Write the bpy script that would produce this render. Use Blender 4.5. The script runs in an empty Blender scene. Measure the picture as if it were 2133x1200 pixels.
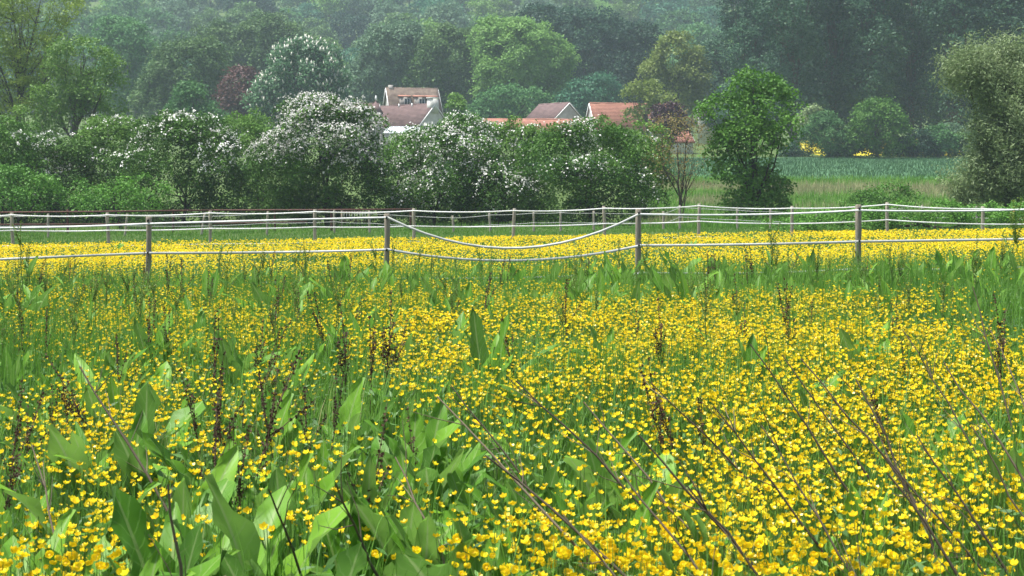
import bpy, math, random
import numpy as np
from mathutils import Matrix, Vector, Quaternion

SC = bpy.context.scene
COL = SC.collection
# ------------------------------------------------------------------ camera
F, CX, HY, H = 2963.0, 1066.5, 400.0, 1.5      # focal length, centre and horizon of the photograph (its pixels); eye height
cam = bpy.data.cameras.new('camera'); camo = bpy.data.objects.new('camera', cam); COL.objects.link(camo)
cam.sensor_width = 36.0; cam.lens = 36.0 * F / 2133.0
cam.shift_y = -(600.0 - HY) / 2133.0
cam.clip_start = 0.1; cam.clip_end = 4000
cam.dof.use_dof = True; cam.dof.focus_distance = 14.0; cam.dof.aperture_fstop = 11.0
camo.location = (0, 0, H); camo.rotation_euler = (math.pi / 2, 0, 0)
SC.camera = camo
# ------------------------------------------------------------------ sky, sun, exposure
SUN_EL, SUN_AZ = 72.0, 268.0     # veiled bright sun, high on the left
w = bpy.data.worlds.new('World'); SC.world = w; w.use_nodes = True
nt = w.node_tree; bg = nt.nodes['Background']
sky = nt.nodes.new('ShaderNodeTexSky'); sky.sky_type = 'NISHITA'; sky.sun_disc = False
sky.sun_elevation = math.radians(SUN_EL); sky.sun_rotation = math.radians(SUN_AZ)
sky.dust_density = 3.0; sky.air_density = 1.0
hsv = nt.nodes.new('ShaderNodeHueSaturation'); hsv.inputs['Saturation'].default_value = 0.75
nt.links.new(sky.outputs[0], hsv.inputs['Color']); nt.links.new(hsv.outputs[0], bg.inputs['Color'])
bg.inputs['Strength'].default_value = 0.085
sl = bpy.data.lights.new('sun', 'SUN'); sl.energy = 3.6; sl.angle = math.radians(9); sl.color = (1, 0.975, 0.93)
so = bpy.data.objects.new('sun', sl); COL.objects.link(so)
az = math.radians(SUN_AZ); el = math.radians(SUN_EL)
sd = Vector((math.sin(az) * math.cos(el), math.cos(az) * math.cos(el), math.sin(el)))
so.rotation_euler = sd.to_track_quat('Z', 'Y').to_euler(); so.location = (0, 0, 60)
SC.view_settings.view_transform = 'Standard'; SC.view_settings.look = 'None'
SC.view_settings.gamma = 1.0; SC.view_settings.use_curve_mapping = False
SC.view_settings.exposure = 1.42
SC.cycles.max_bounces = 6; SC.cycles.diffuse_bounces = 3; SC.cycles.transmission_bounces = 4
SC.cycles.glossy_bounces = 2; SC.cycles.volume_bounces = 1; SC.cycles.use_denoising = True
SC.cycles.sample_clamp_indirect = 6.0

# ------------------------------------------------------------------ helpers
def wx(px, d): return (px - CX) * d / F
def wz(py, d): return H - (py - HY) * d / F

def vnoise(x, y, s, seed=0):
    """smooth value noise in 0..1"""
    x = np.asarray(x, float) / s + seed * 17.31; y = np.asarray(y, float) / s + seed * 7.77
    xi = np.floor(x); yi = np.floor(y); fx = x - xi; fy = y - yi
    fx = fx * fx * (3 - 2 * fx); fy = fy * fy * (3 - 2 * fy)
    def h(a, b):
        v = np.sin(a * 127.1 + b * 311.7 + seed * 74.7) * 43758.5453
        return v - np.floor(v)
    return (h(xi, yi) * (1 - fx) + h(xi + 1, yi) * fx) * (1 - fy) + (h(xi, yi + 1) * (1 - fx) + h(xi + 1, yi + 1) * fx) * fy

GY = [-60, 0, 45, 66, 73, 100, 160, 190, 220, 300, 400, 450, 510, 600, 800, 3000]
GZ = [0, 0, 0.0, -.1, .12, 2.35, 5.2, 7.7, 8.6, 14, 32, 46, 65, 92, 130, 190]
def gz(x, y):
    x = np.asarray(x, float); y = np.asarray(y, float)
    return np.interp(y, GY, GZ) + 0.015 * np.clip(x, -25, 25) * np.clip((90 - y) / 40, 0, 1) + 0.05 * (vnoise(x, y, 3.0, 1) - .5)

def g1(x, y): return float(gz(x, y))

def mk_mesh(name, V, Fq, var=None, smooth=False, mat=None, uv=None):
    """Fq: (n,4) or (n,3) int arrays or list of such arrays"""
    V = np.ascontiguousarray(V, np.float32)
    Fs = Fq if isinstance(Fq, list) else [Fq]
    Fs = [np.asarray(f, np.int32) for f in Fs if len(f)]
    loops = np.concatenate([f.ravel() for f in Fs])
    sizes = np.concatenate([np.full(len(f), f.shape[1], np.int32) for f in Fs])
    starts = np.concatenate([[0], np.cumsum(sizes)[:-1]]).astype(np.int32)
    me = bpy.data.meshes.new(name)
    me.vertices.add(len(V)); me.vertices.foreach_set('co', V.ravel())
    me.loops.add(len(loops)); me.loops.foreach_set('vertex_index', loops)
    me.polygons.add(len(sizes)); me.polygons.foreach_set('loop_start', starts)
    try: me.polygons.foreach_set('loop_total', sizes)
    except Exception: pass
    if smooth: me.polygons.foreach_set('use_smooth', np.ones(len(sizes), bool))
    if var is not None:
        a = me.attributes.new('var', 'FLOAT', 'POINT'); a.data.foreach_set('value', np.ascontiguousarray(var, np.float32))
    if uv is not None:
        a = me.attributes.new('across', 'FLOAT', 'POINT'); a.data.foreach_set('value', np.ascontiguousarray(uv, np.float32))
    me.update(calc_edges=True)
    if mat: me.materials.append(mat)
    return me

def link(name, data, parent=None, loc=(0, 0, 0), rot=None, scale=None, label=None, cat=None, group=None, kind=None):
    o = bpy.data.objects.new(name, data); COL.objects.link(o)
    o.location = loc
    if rot is not None:
        if isinstance(rot, Quaternion): o.rotation_mode = 'QUATERNION'; o.rotation_quaternion = rot
        else: o.rotation_euler = rot
    if scale is not None: o.scale = (scale,) * 3 if np.isscalar(scale) else scale
    if parent: o.parent = parent
    if label: o['label'] = label
    if cat: o['category'] = cat
    if group: o['group'] = group
    if kind: o['kind'] = kind
    return o

def tile(TV, TF, R, T, S=None):
    """copies of a template: R (k,3,3), T (k,3), S (k,) or (k,3)"""
    k = len(T); n = len(TV)
    P = TV[None] if S is None else TV[None] * (S[:, None, None] if S.ndim == 1 else S[:, None, :])
    V = np.einsum('kij,knj->kni', R, np.broadcast_to(P, (k, n, 3))) + T[:, None]
    off = (np.arange(k) * n)[:, None, None]
    return V.reshape(-1, 3), [(f[None] + off).reshape(-1, f.shape[1]) for f in TF]

def unit(v): return v / (np.linalg.norm(v, axis=-1, keepdims=True) + 1e-9)

def frames(N, rng):
    """rotations whose z axis is N with random spin"""
    N = unit(N); a = unit(rng.normal(size=N.shape)); t = unit(np.cross(a, N)); b = np.cross(N, t)
    return np.stack([t, b, N], axis=-1)

def rotz(a):
    c, s = np.cos(a), np.sin(a); z = np.zeros_like(a); o = np.ones_like(a)
    return np.stack([np.stack([c, -s, z], -1), np.stack([s, c, z], -1), np.stack([z, z, o], -1)], -2)

class MB:
    """collects pieces into one mesh"""
    def __init__(s): s.V = []; s.Q = []; s.T = []; s.A = []; s.n = 0
    def add(s, V, Fs, var=None):
        V = np.asarray(V, float).reshape(-1, 3)
        for f in Fs:
            f = np.asarray(f, int)
            if len(f) == 0: continue
            (s.Q if f.shape[1] == 4 else s.T).append(f + s.n)
        s.V.append(V); s.A.append(np.full(len(V), .5) if var is None else (np.full(len(V), var) if np.isscalar(var) else np.asarray(var))); s.n += len(V)
    def box(s, x0, x1, y0, y1, z0, z1, M=None):
        V = np.array([(x, y, z) for z in (z0, z1) for x, y in ((x0, y0), (x1, y0), (x1, y1), (x0, y1))], float)
        if M is not None: V = V @ np.array(M.to_3x3()).T + np.array(M.translation)
        s.add(V, [np.array([(3, 2, 1, 0), (4, 5, 6, 7), (0, 1, 5, 4), (1, 2, 6, 5), (2, 3, 7, 6), (3, 0, 4, 7)])])
    def tube(s, P, R, sides=6, cap=True, var=None):
        P = np.asarray(P, float); n = len(P); R = np.broadcast_to(np.asarray(R, float), (n,))
        T = np.gradient(P, axis=0); T = unit(T)
        ref = np.array([1., 0, 0]) if abs(T[0][0]) < .8 else np.array([0, 1., 0])
        rings = []
        for i in range(n):
            u = np.cross(T[i], ref); u /= np.linalg.norm(u) + 1e-9; v = np.cross(T[i], u)
            a = np.arange(sides) * 2 * math.pi / sides
            rings.append(P[i] + R[i] * (np.cos(a)[:, None] * u + np.sin(a)[:, None] * v))
        V = np.concatenate(rings); k = np.arange(sides)
        q = [np.stack([i * sides + k, i * sides + (k + 1) % sides, (i + 1) * sides + (k + 1) % sides, (i + 1) * sides + k], -1) for i in range(n - 1)]
        Fs = [np.concatenate(q)]
        if cap:
            V = np.concatenate([V, P[:1], P[-1:]]); c0, c1 = n * sides, n * sides + 1
            Fs.append(np.concatenate([np.stack([np.full(sides, c0), (k + 1) % sides, k], -1), np.stack([np.full(sides, c1), (n - 1) * sides + k, (n - 1) * sides + (k + 1) % sides], -1)]))
        s.add(V, Fs, var)
    def mesh(s, name, mat, smooth=False):
        Fs = []
        if s.Q: Fs.append(np.concatenate(s.Q))
        if s.T: Fs.append(np.concatenate(s.T))
        return mk_mesh(name, np.concatenate(s.V), Fs, np.concatenate(s.A), smooth, mat)

# ------------------------------------------------------------------ materials
MATS = {}
def base_mat(name):
    m = bpy.data.materials.new(name); m.use_nodes = True; MATS[name] = m
    t = m.node_tree; return m, t, t.nodes['Principled BSDF'], t.nodes['Material Output']

def leaf_mat(name, ca, cb, trans=.3, rough=.55, spec=.3, cc=None, back=None):
    """colour runs from ca to cb with the leaf's own 'var'; part of the light passes through"""
    m, t, p, out = base_mat(name); N = t.nodes.new; L = t.links.new
    at = N('ShaderNodeAttribute'); at.attribute_name = 'var'
    r = N('ShaderNodeValToRGB'); L(at.outputs['Fac'], r.inputs[0])
    r.color_ramp.elements[0].color = (*ca, 1); r.color_ramp.elements[1].color = (*cb, 1)
    if cc: e = r.color_ramp.elements.new(.93); e.color = (*cb, 1); r.color_ramp.elements[-1].color = (*cc, 1)
    oi = N('ShaderNodeObjectInfo'); hs = N('ShaderNodeHueSaturation'); mr = N('ShaderNodeMapRange')
    mr.inputs['To Min'].default_value = .82; mr.inputs['To Max'].default_value = 1.2
    L(oi.outputs['Random'], mr.inputs['Value']); L(mr.outputs[0], hs.inputs['Value']); L(r.outputs[0], hs.inputs['Color'])
    col = hs.outputs[0]
    if back:
        g = N('ShaderNodeNewGeometry'); mx = N('ShaderNodeMix'); mx.data_type = 'RGBA'
        L(g.outputs['Backfacing'], mx.inputs[0]); L(col, mx.inputs[6]); mx.inputs[7].default_value = (*back, 1); col = mx.outputs[2]
    L(col, p.inputs['Base Color']); p.inputs['Roughness'].default_value = rough; p.inputs['Specular IOR Level'].default_value = spec
    tr = N('ShaderNodeBsdfTranslucent'); L(col, tr.inputs['Color'])
    ms = N('ShaderNodeMixShader'); ms.inputs[0].default_value = trans
    L(p.outputs[0], ms.inputs[1]); L(tr.outputs[0], ms.inputs[2]); L(ms.outputs[0], out.inputs['Surface'])
    return m

def noise_mat(name, ca, cb, scale=5., rough=.85, bump=.3, detail=6., stretch=(1, 1, 1), spec=.25, cc=None, obj=True):
    m, t, p, out = base_mat(name); N = t.nodes.new; L = t.links.new
    tc = N('ShaderNodeTexCoord'); mp = N('ShaderNodeMapping'); mp.inputs['Scale'].default_value = stretch
    L(tc.outputs['Object'], mp.inputs[0])
    n = N('ShaderNodeTexNoise'); n.inputs['Scale'].default_value = scale; n.inputs['Detail'].default_value = detail; n.inputs['Roughness'].default_value = .65
    L(mp.outputs[0], n.inputs['Vector'])
    r = N('ShaderNodeValToRGB'); L(n.outputs['Fac'], r.inputs[0])
    r.color_ramp.elements[0].position = .32; r.color_ramp.elements[1].position = .68
    r.color_ramp.elements[0].color = (*ca, 1); r.color_ramp.elements[1].color = (*cb, 1)
    if cc: e = r.color_ramp.elements.new(.85); e.color = (*cc, 1)
    L(r.outputs[0], p.inputs['Base Color']); p.inputs['Roughness'].default_value = rough; p.inputs['Specular IOR Level'].default_value = spec
    if bump:
        b = N('ShaderNodeBump'); b.inputs['Strength'].default_value = bump; b.inputs['Distance'].default_value = .05
        L(n.outputs['Fac'], b.inputs['Height']); L(b.outputs[0], p.inputs['Normal'])
    return m

M_ground = noise_mat('meadow_soil_grass', (.035, .06, .014), (.075, .12, .025), 1.2, .95, .4)
M_bark = noise_mat('bark', (.035, .03, .022), (.10, .085, .065), 6, .95, .5, stretch=(1, 1, .25))
M_barkdark = noise_mat('bark_dark', (.022, .019, .015), (.05, .045, .036), 6, .95, .5, stretch=(1, 1, .25))
M_wood = noise_mat('weathered_post_wood', (.15, .13, .10), (.30, .27, .215), 14, .9, .5, stretch=(1.6, 1.6, .14), cc=(.31, .29, .24))
M_wood2 = noise_mat('pale_weathered_wood', (.20, .175, .14), (.36, .33, .27), 14, .9, .5, stretch=(1.6, 1.6, .14), cc=(.42, .40, .34))
M_tape = noise_mat('white_fence_tape', (.62, .62, .62), (.78, .78, .76), 9, .6, .0)
M_tapegrey = noise_mat('weathered_grey_tape', (.36, .37, .35), (.52, .53, .5), 6, .7, .0)
M_rust = noise_mat('rusty_red_rail', (.055, .022, .017), (.12, .05, .038), 8, .7, .3)
M_blackplastic = noise_mat('black_plastic', (.015, .015, .015), (.03, .03, .03), 8, .4, 0)

# ------------------------------------------------------------------ ground
def sheet(name, x0, x1, ys, nx, dz=0., mat=None, label=None, xs=None):
    xs = np.linspace(x0, x1, nx) if xs is None else np.asarray(xs, float); ys = np.asarray(ys, float); nx = len(xs)
    X, Y = np.meshgrid(xs, ys); Z = gz(X, Y) + dz
    V = np.stack([X, Y, Z], -1).reshape(-1, 3); ny = len(ys)
    i, j = np.meshgrid(np.arange(nx - 1), np.arange(ny - 1)); a = (j * nx + i).ravel()
    me = mk_mesh(name, V, np.stack([a, a + 1, a + nx + 1, a + nx], -1), None, True, mat)
    return link(name, me, kind='structure', label=label)

xs = np.concatenate([np.linspace(-2500, -60, 30), np.linspace(-58, 58, 117), np.linspace(60, 2500, 30)])
ys = np.concatenate([np.linspace(-60, -1, 10), np.linspace(0, 110, 111), np.linspace(112, 620, 128), np.linspace(640, 3000, 30)])
sheet('ground', 0, 0, ys, 0, 0, M_ground, 'green meadow ground running back to the wooded hill', xs=xs)
M_crop = noise_mat('young_wheat', (.035, .095, .04), (.06, .135, .058), .5, .9, .6, stretch=(.5, 2.5, 1))
sheet('crop_field', -5, 75, np.arange(101, 163, 1.5), 80, .05, M_crop, 'smooth blue-green field of young wheat behind the bank')
M_rape = noise_mat('yellow_rape', (.30, .30, .02), (.62, .50, .02), 1.5, .9, .5)
sheet('rape_field', 36, 110, np.arange(166, 190, 1.5), 60, .05, M_rape, 'strip of yellow rape crop glimpsed below the poplars')

# ------------------------------------------------------------------ trees and bushes
LEAF_V = np.array([(0, -.5, 0), (.30, -.05, .06), (0, .5, 0), (-.30, -.05, .06)], float); LEAF_F = [np.array([(0, 1, 2, 3)])]
LONG_V = np.array([(0, -.5, 0), (.13, 0, .03), (0, .5, -.05), (-.13, 0, .03)], float)

def sublobes(rng, lobes, n, rr, squash=.8):
    """small clumps spread over the shells of the big lobes"""
    L = np.array(lobes, float); area = (L[:, 3] * L[:, 5]) ** 1.0
    idx = rng.choice(len(L), n * 3, p=area / area.sum())
    u = unit(rng.normal(size=(n * 3, 3))); u[:, 2] = np.where(u[:, 2] < -.8, -u[:, 2], u[:, 2])
    r = rng.uniform(.72, 1.0, (n * 3, 1)); r[rng.random(n * 3) < .24] *= .5
    C = L[idx, :3] + u * r * L[idx, 3:6]
    keep = np.ones(len(C), bool)
    for l in L:
        q = np.linalg.norm((C - l[:3]) / l[3:6], axis=1); keep &= (q > .62) | (rng.random(len(C)) < .15)
    C = C[keep][:n]; U = u[keep][:n]
    R = rng.uniform(rr[0], rr[1], len(C))
    return np.concatenate([C, np.stack([R, R, R * squash], -1)], 1), U

def foliage(rng, lobes, n_clump, rr, sprays, lps, leaf, spray_r, up=.5, jit=.7, droop=0., squash=.8, TV=LEAF_V, flat=.4):
    """leaf faces: lobes > clumps > sprays > leaves; returns V, F, var and the spray centres + normals"""
    sub, SU = sublobes(rng, lobes, n_clump, rr, squash)
    k = len(sub); ns = int(k * sprays); idx = np.repeat(np.arange(k), math.ceil(sprays))[:ns] if sprays >= 1 else rng.integers(0, k, ns)
    u = unit(rng.normal(size=(ns, 3)) + SU[idx] * .8 + np.array([0, 0, .45]))
    C = sub[idx, :3] + u * sub[idx, 3:6] * rng.uniform(.55, 1.05, (ns, 1))
    N = unit(u + np.array([0, 0, up]))
    cv = rng.random(k)[idx] * .45 + rng.random(ns) * .25
    n = ns * lps; j = np.repeat(np.arange(ns), lps)
    Fm = frames(N, rng); o = rng.normal(size=(n, 3)) * np.array([.55, .55, .55 * flat]) * spray_r
    o[:, 0] *= 1.5
    P = C[j] + np.einsum('kij,kj->ki', Fm[j], o); P[:, 2] -= droop * (o[:, 0] ** 2 + o[:, 1] ** 2) / spray_r
    LN = N[j] + jit * rng.normal(size=(n, 3))
    V, Fs = tile(TV, LEAF_F, frames(LN, rng), P, leaf * rng.uniform(.65, 1.3, n))
    var = np.repeat(np.clip(cv[j] + rng.random(n) * .3, 0, 1), len(TV))
    return V, Fs, var, C, N, sub

def limbs(rng, base_r, base, lobes, sub, n_sub, lean=0., low=.25, sides=7, fork=None):
    """trunk, limbs to every lobe and branches to some of the clumps"""
    mb = MB(); L = np.array(lobes, float); base = np.array(base, float)
    top = np.array([np.average(L[:, 0]), np.average(L[:, 1]), L[:, 2].min() * .4 + L[:, 2].max() * .6])
    hh = top[2] - base[2]; t = np.linspace(0, 1, 7)
    P = base + (top - base) * t[:, None]; P[1:-1, :2] += rng.normal(size=(5, 2)) * hh * .012
    R = base_r * (1 - .78 * t); R[0] *= 1.35
    mb.tube(P, R, sides)
    ends = []
    for l in L:
        f = np.clip(low + .55 * rng.random(), .15, .85); a = P[int(f * 6)]
        b = l[:3] + rng.normal(size=3) * l[3:6] * .15; m = (a + b) / 2 + np.array([0, 0, -.08 * np.linalg.norm(b - a)]) + rng.normal(size=3) * .05 * hh
        q = np.stack([a, a * .6 + m * .4, m, m * .4 + b * .6, b]); mb.tube(q, base_r * np.array([.45, .38, .3, .2, .1]), 5); ends.append(q)
    pick = rng.permutation(len(sub))[:n_sub]
    for i in pick:
        c = sub[i, :3]; e = ends[int(np.argmin([np.linalg.norm(q[3] - c) for q in ends]))]; a = e[rng.integers(1, 4)]
        m = (a + c) / 2 + rng.normal(size=3) * .06 * np.linalg.norm(c - a); mb.tube(np.stack([a, m, c]), base_r * np.array([.16, .1, .035]), 4, False)
    return mb

def tree_mesh(seed, lobes, base_r, leafm, barkm, n_clump=60, rr=(1., 1.6), sprays=8, lps=14, leaf=.45, spray_r=.8, branches=20, base=(0, 0, 0), low=.25, **kw):
    rng = np.random.default_rng(seed)
    V, Fs, var, C, N, sub = foliage(rng, lobes, n_clump, rr, sprays, lps, leaf, spray_r, **kw)
    cm = mk_mesh('crown', V, Fs, var, False, leafm)
    tm = limbs(rng, base_r, base, lobes, sub, branches, low=low).mesh('trunk', barkm, True)
    return cm, tm, C, N, rng

def plant_tree(name, cm, tm, loc, label, cat='tree', group=None, rz=0., scale=1.0, extra=()):
    e = link(name, None, loc=loc, rot=(0, 0, rz), scale=scale, label=label, cat=cat, group=group)
    link('trunk', tm, e); link('crown', cm, e)
    for n, me in extra: link(n, me, e)
    return e

def px_lobes(px, d, lobes_px, z0, dep=.9, foot=False):
    """lobes given in photograph pixels (x, y, rx, ry) at distance d become metres round the foot of the tree"""
    s = d / F; out = []
    if foot:   # a skirt of foliage down to the ground
        x0 = min(a - .75 * c for a, b, c, e in lobes_px); x1 = max(a + .75 * c for a, b, c, e in lobes_px); gy = HY - (z0 - H) / s
        k = max(2, int((x1 - x0) / 70)); lobes_px = list(lobes_px) + [(x0 + (x1 - x0) * (i + .5) / k, gy - 22, (x1 - x0) / k * .7, 28) for i in range(k)]
    nl = len(lobes_px) - (k if foot else 0)
    for k, (x, y, rx, ry) in enumerate(lobes_px):
        out.append(((x - px) * s, (.25 * rx * s) * (1 if k % 2 else -1) + (1.3 if k >= nl else 0), wz(y, d) - z0, rx * s, dep * (rx + ry) * .5 * s, ry * s))
    return out

def px_tree(name, label, px, d, lobes_px, mats, seed, cat='tree', group=None, base_r=.25, leaf=.4, clump=1.3, dens=1.0, lps=14, spray_r=.8, branches=18, dep=.9, low=.25, sprays=8, foot=False, **kw):
    x = wx(px, d); z0 = g1(x, d) - .05
    L = px_lobes(px, d, lobes_px, z0, dep, foot)
    area = sum(l[3] * l[5] * 4 for l in L)
    n = int(max(14, area * 1.3 / clump ** 2 * dens))
    cm, tm, C, N, rng = tree_mesh(seed, L, base_r, mats[0], mats[1], n, (clump * .65, clump * 1.15), sprays, lps, leaf, spray_r, branches, low=low, **kw)
    return plant_tree(name, cm, tm, (x, d, z0), label, cat, group), C, N, rng

LM = {}
def lm(k, a, b, **kw): LM[k] = leaf_mat('leaf_' + k, a, b, **kw)
lm('haw', (.022, .066, .012), (.105, .225, .034), trans=.2, spec=.12)
lm('hawlight', (.048, .12, .02), (.155, .29, .05), trans=.24, spec=.12)
lm('bramble', (.04, .125, .016), (.115, .26, .035), trans=.25, spec=.2)
lm('maple', (.032, .105, .012), (.115, .255, .03), trans=.26, spec=.2)
lm('bronze', (.15, .12, .035), (.27, .22, .075), trans=.35)
lm('willow', (.11, .18, .06), (.27, .35, .16), trans=.3, cc=(.52, .54, .36))
lm('oak', (.11, .19, .02), (.24, .33, .045), trans=.4)
lm('oakgreen', (.055, .145, .018), (.155, .28, .04), trans=.35)
lm('dull', (.045, .11, .032), (.12, .205, .06), spec=.15)
lm('mid', (.038, .12, .036), (.10, .225, .068), spec=.15)
lm('grey', (.055, .115, .062), (.125, .205, .115), spec=.15)
lm('bright', (.12, .26, .055), (.23, .40, .10), trans=.38, spec=.15)
lm('dark', (.013, .045, .026), (.04, .095, .05), spec=.15)
lm('poplar', (.018, .06, .034), (.06, .135, .066), spec=.2)
lm('olive', (.11, .17, .028), (.22, .28, .055), trans=.36)
lm('copper', (.065, .024, .024), (.16, .07, .058))
lm('plum', (.03, .012, .02), (.06, .022, .034))
lm('chestnut', (.035, .10, .045), (.09, .185, .08), spec=.2)
lm('teal', (.025, .10, .055), (.065, .19, .095), spec=.2)
M_blossom = leaf_mat('white_blossom', (.55, .54, .50), (.84, .83, .80), trans=.25, rough=.7, spec=.2)
M_candle = leaf_mat('cream_candles', (.55, .55, .45), (.82, .81, .72), trans=.2, rough=.7, spec=.2)

def blossoms(rng, C, N, frac, size, per, spread, region=None, mat=None):
    """flower clusters lying along the outer sprays"""
    keep = (N[:, 2] > .15)
    if region is not None: keep &= region(C)
    ids = np.flatnonzero(keep); ids = ids[rng.random(len(ids)) < frac]
    if len(ids) == 0: return None
    n = len(ids) * per; j = np.repeat(ids, per)
    d = unit(np.cross(N[ids], rng.normal(size=(len(ids), 3)))); d = np.repeat(d, per, 0)
    P = C[j] + N[j] * spread * .35 + d * rng.normal(size=(n, 1)) * spread + rng.normal(size=(n, 3)) * spread * .13
    P[:, 2] -= .5 * np.abs(np.einsum('ij,ij->i', P - C[j], d)) * .5
    V, Fs = tile(LEAF_V * np.array([1.5, 1, 1]), LEAF_F, frames(N[j] + .6 * rng.normal(size=(n, 3)), rng), P, size * rng.uniform(.6, 1.3, n))
    return mk_mesh('blossoms', V, Fs, np.repeat(rng.random(n), 4), False, mat or M_blossom)

# --- the hawthorn hedge behind the fences (d about 64..76 m)
def bush(label, px, d, lobes, mat, seed, white=0., region=None, name='hawthorn_bush', cat='bush', group='bushes of the hawthorn hedge', leaf=.13, clump=.55, dens=1.0, lps=16, spray_r=.34, wper=15, wsize=.095, wspread=.33, base_r=.09, droop=.35, sprays=7, foot=True, **kw):
    s = d / F
    e, C, N, rng = px_tree(name, label, px, d, lobes, (mat, M_barkdark), seed, cat, group, base_r, leaf, clump, dens, lps, spray_r, 14, low=.1, sprays=sprays, droop=droop, foot=foot, **kw)
    if white:
        reg = None
        if region is not None:
            pxs = lambda P: px + P[:, 0] / s
            pys = lambda P: HY - (P[:, 2] + e.location.z - H) / s
            reg = lambda P: (sum(np.exp(-((pxs(P) - a) / c) ** 2 - ((pys(P) - b) / f) ** 2) for a, b, c, f in region) > rng.random(len(P)) * .9)
        me = blossoms(rng, C, N, white, wsize, wper, wspread, reg)
        if me: link('blossoms', me, e)
    return e

HG = LM['haw']; HL = LM['hawlight']
bush('dark green hedge bush at the far left edge above the white tapes', 5, 69, [(0, 330, 80, 75), (-40, 370, 80, 70), (45, 380, 60, 60), (20, 300, 55, 45)], HG, 11, .2, [(60, 285, 25, 20)])
bush('hedge bush with a few white sprays near the left edge', 110, 71, [(110, 370, 75, 70), (80, 330, 60, 45), (150, 400, 60, 45), (140, 330, 50, 45)], HG, 12, .55, [(95, 325, 30, 20), (75, 290, 30, 16), (125, 360, 30, 16)])
bush('tall pale green hedge bush left of the long-sprayed dark bush', 235, 73, [(235, 320, 75, 70), (200, 370, 70, 70), (270, 290, 50, 45), (225, 280, 45, 40)], HL, 13, .16, [(260, 250, 40, 20), (180, 290, 30, 20), (200, 330, 50, 40)])
bush('wide dark hedge bush with drooping grey-tipped sprays on its right', 385, 68, [(370, 335, 115, 80), (440, 340, 75, 75), (310, 385, 75, 50), (460, 385, 55, 50), (360, 280, 60, 40), (430, 285, 55, 40)], HG, 14, .36, [(285, 310, 45, 20), (330, 275, 25, 16), (470, 310, 45, 45), (395, 245, 40, 16)])
bush('pale green hedge bush between the wide dark bush and the white-flowered one', 535, 75, [(530, 320, 65, 70), (500, 280, 45, 40), (560, 370, 60, 60), (520, 250, 30, 22)], HL, 15, .25, [(535, 315, 30, 15)])
bush('big hawthorn thick with white blossom left of the old house', 680, 67, [(680, 300, 110, 85), (620, 370, 90, 75), (730, 370, 70, 70), (670, 385, 110, 60), (655, 245, 70, 42), (740, 265, 60, 45), (590, 330, 60, 40), (700, 235, 55, 30)], HG, 16, .95, [(660, 235, 90, 35), (700, 285, 110, 35), (600, 300, 50, 25), (770, 290, 50, 40), (730, 330, 45, 16), (545, 310, 25, 12)], wper=13)
bush('pale green bush filling the gap right of the big white hawthorn', 805, 75, [(805, 360, 45, 55), (800, 335, 35, 32), (850, 325, 45, 40), (872, 308, 40, 28)], HL, 17)
bush('hawthorn with loose white sprays below the white gable', 905, 68, [(905, 345, 95, 80), (850, 385, 60, 55), (955, 315, 70, 60), (960, 272, 45, 30), (980, 370, 60, 60), (900, 400, 90, 45)], HG, 18, .8, [(880, 340, 60, 60), (960, 300, 60, 50), (990, 270, 40, 25), (850, 370, 30, 30), (880, 410, 40, 20)], wper=8)
bush('olive-tinted hedge bush in front of the long low roof', 1050, 72, [(1050, 330, 70, 65), (1010, 300, 50, 40), (1080, 290, 50, 35), (1050, 385, 70, 55), (1110, 330, 50, 60)], LM['hawlight'], 19, .25, [(1010, 350, 30, 40), (1080, 300, 40, 30)])
bush('dark lower hedge bush with white tufts near its foot', 1040, 67, [(1035, 395, 65, 45), (1000, 375, 45, 42), (1085, 400, 50, 40)], HG, 20, .7, [(1005, 370, 30, 20), (1020, 430, 25, 16), (1090, 380, 40, 15)])
bush('broad bright green hedge bush in front of the red-roofed barn', 1230, 66, [(1220, 330, 100, 65), (1280, 345, 85, 70), (1150, 350, 70, 65), (1200, 395, 110, 48), (1290, 395, 70, 45), (1240, 285, 65, 34), (1170, 290, 45, 30)], LM['maple'], 21, .55, [(1210, 345, 40, 25), (1270, 355, 60, 12), (1120, 380, 40, 16), (1200, 260, 40, 16), (1345, 400, 20, 25), (1220, 300, 30, 12)], wper=7)
bush('grey-green hedge bush beside the thin bronze sapling', 1345, 70, [(1330, 340, 55, 60), (1350, 300, 40, 40), (1360, 390, 40, 45)], HL, 22, .5, [(1345, 375, 22, 30), (1345, 290, 20, 18)])
bush('low bright leafy bramble at the left behind the tapes', 40, 64, [(35, 395, 60, 38), (75, 405, 50, 32), (0, 385, 45, 32)], LM['bramble'], 23, name='bramble_bush', foot=False, leaf=.12, droop=.1, group='brambles along the hedge foot')
bush('low bramble with broad leaves left of centre under the wide bush', 255, 64, [(250, 410, 60, 28), (300, 405, 45, 28), (170, 405, 25, 25), (200, 420, 40, 22)], LM['bramble'], 24, name='bramble_bush', foot=False, leaf=.12, droop=.1, group='brambles along the hedge foot')
bush('rounded bramble mound on the rough bank by the right-hand fence', 1840, 70, [(1845, 410, 48, 24), (1800, 425, 40, 16), (1880, 420, 30, 18)], LM['bramble'], 25, name='bramble_bush', foot=False, leaf=.12, droop=.2, group='brambles along the hedge foot', clump=.45)
bush('low tangle of brambles along the foot of the right-hand bank', 1960, 50, [(1640, 466, 50, 14), (1720, 458, 55, 18), (1800, 452, 60, 20), (1880, 450, 60, 20), (1960, 448, 60, 22), (2050, 452, 60, 22), (2140, 450, 60, 22)], LM['bramble'], 26, name='bramble_bush', foot=False, leaf=.085, droop=.2, group='brambles along the hedge foot', clump=.3, spray_r=.2)
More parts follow.
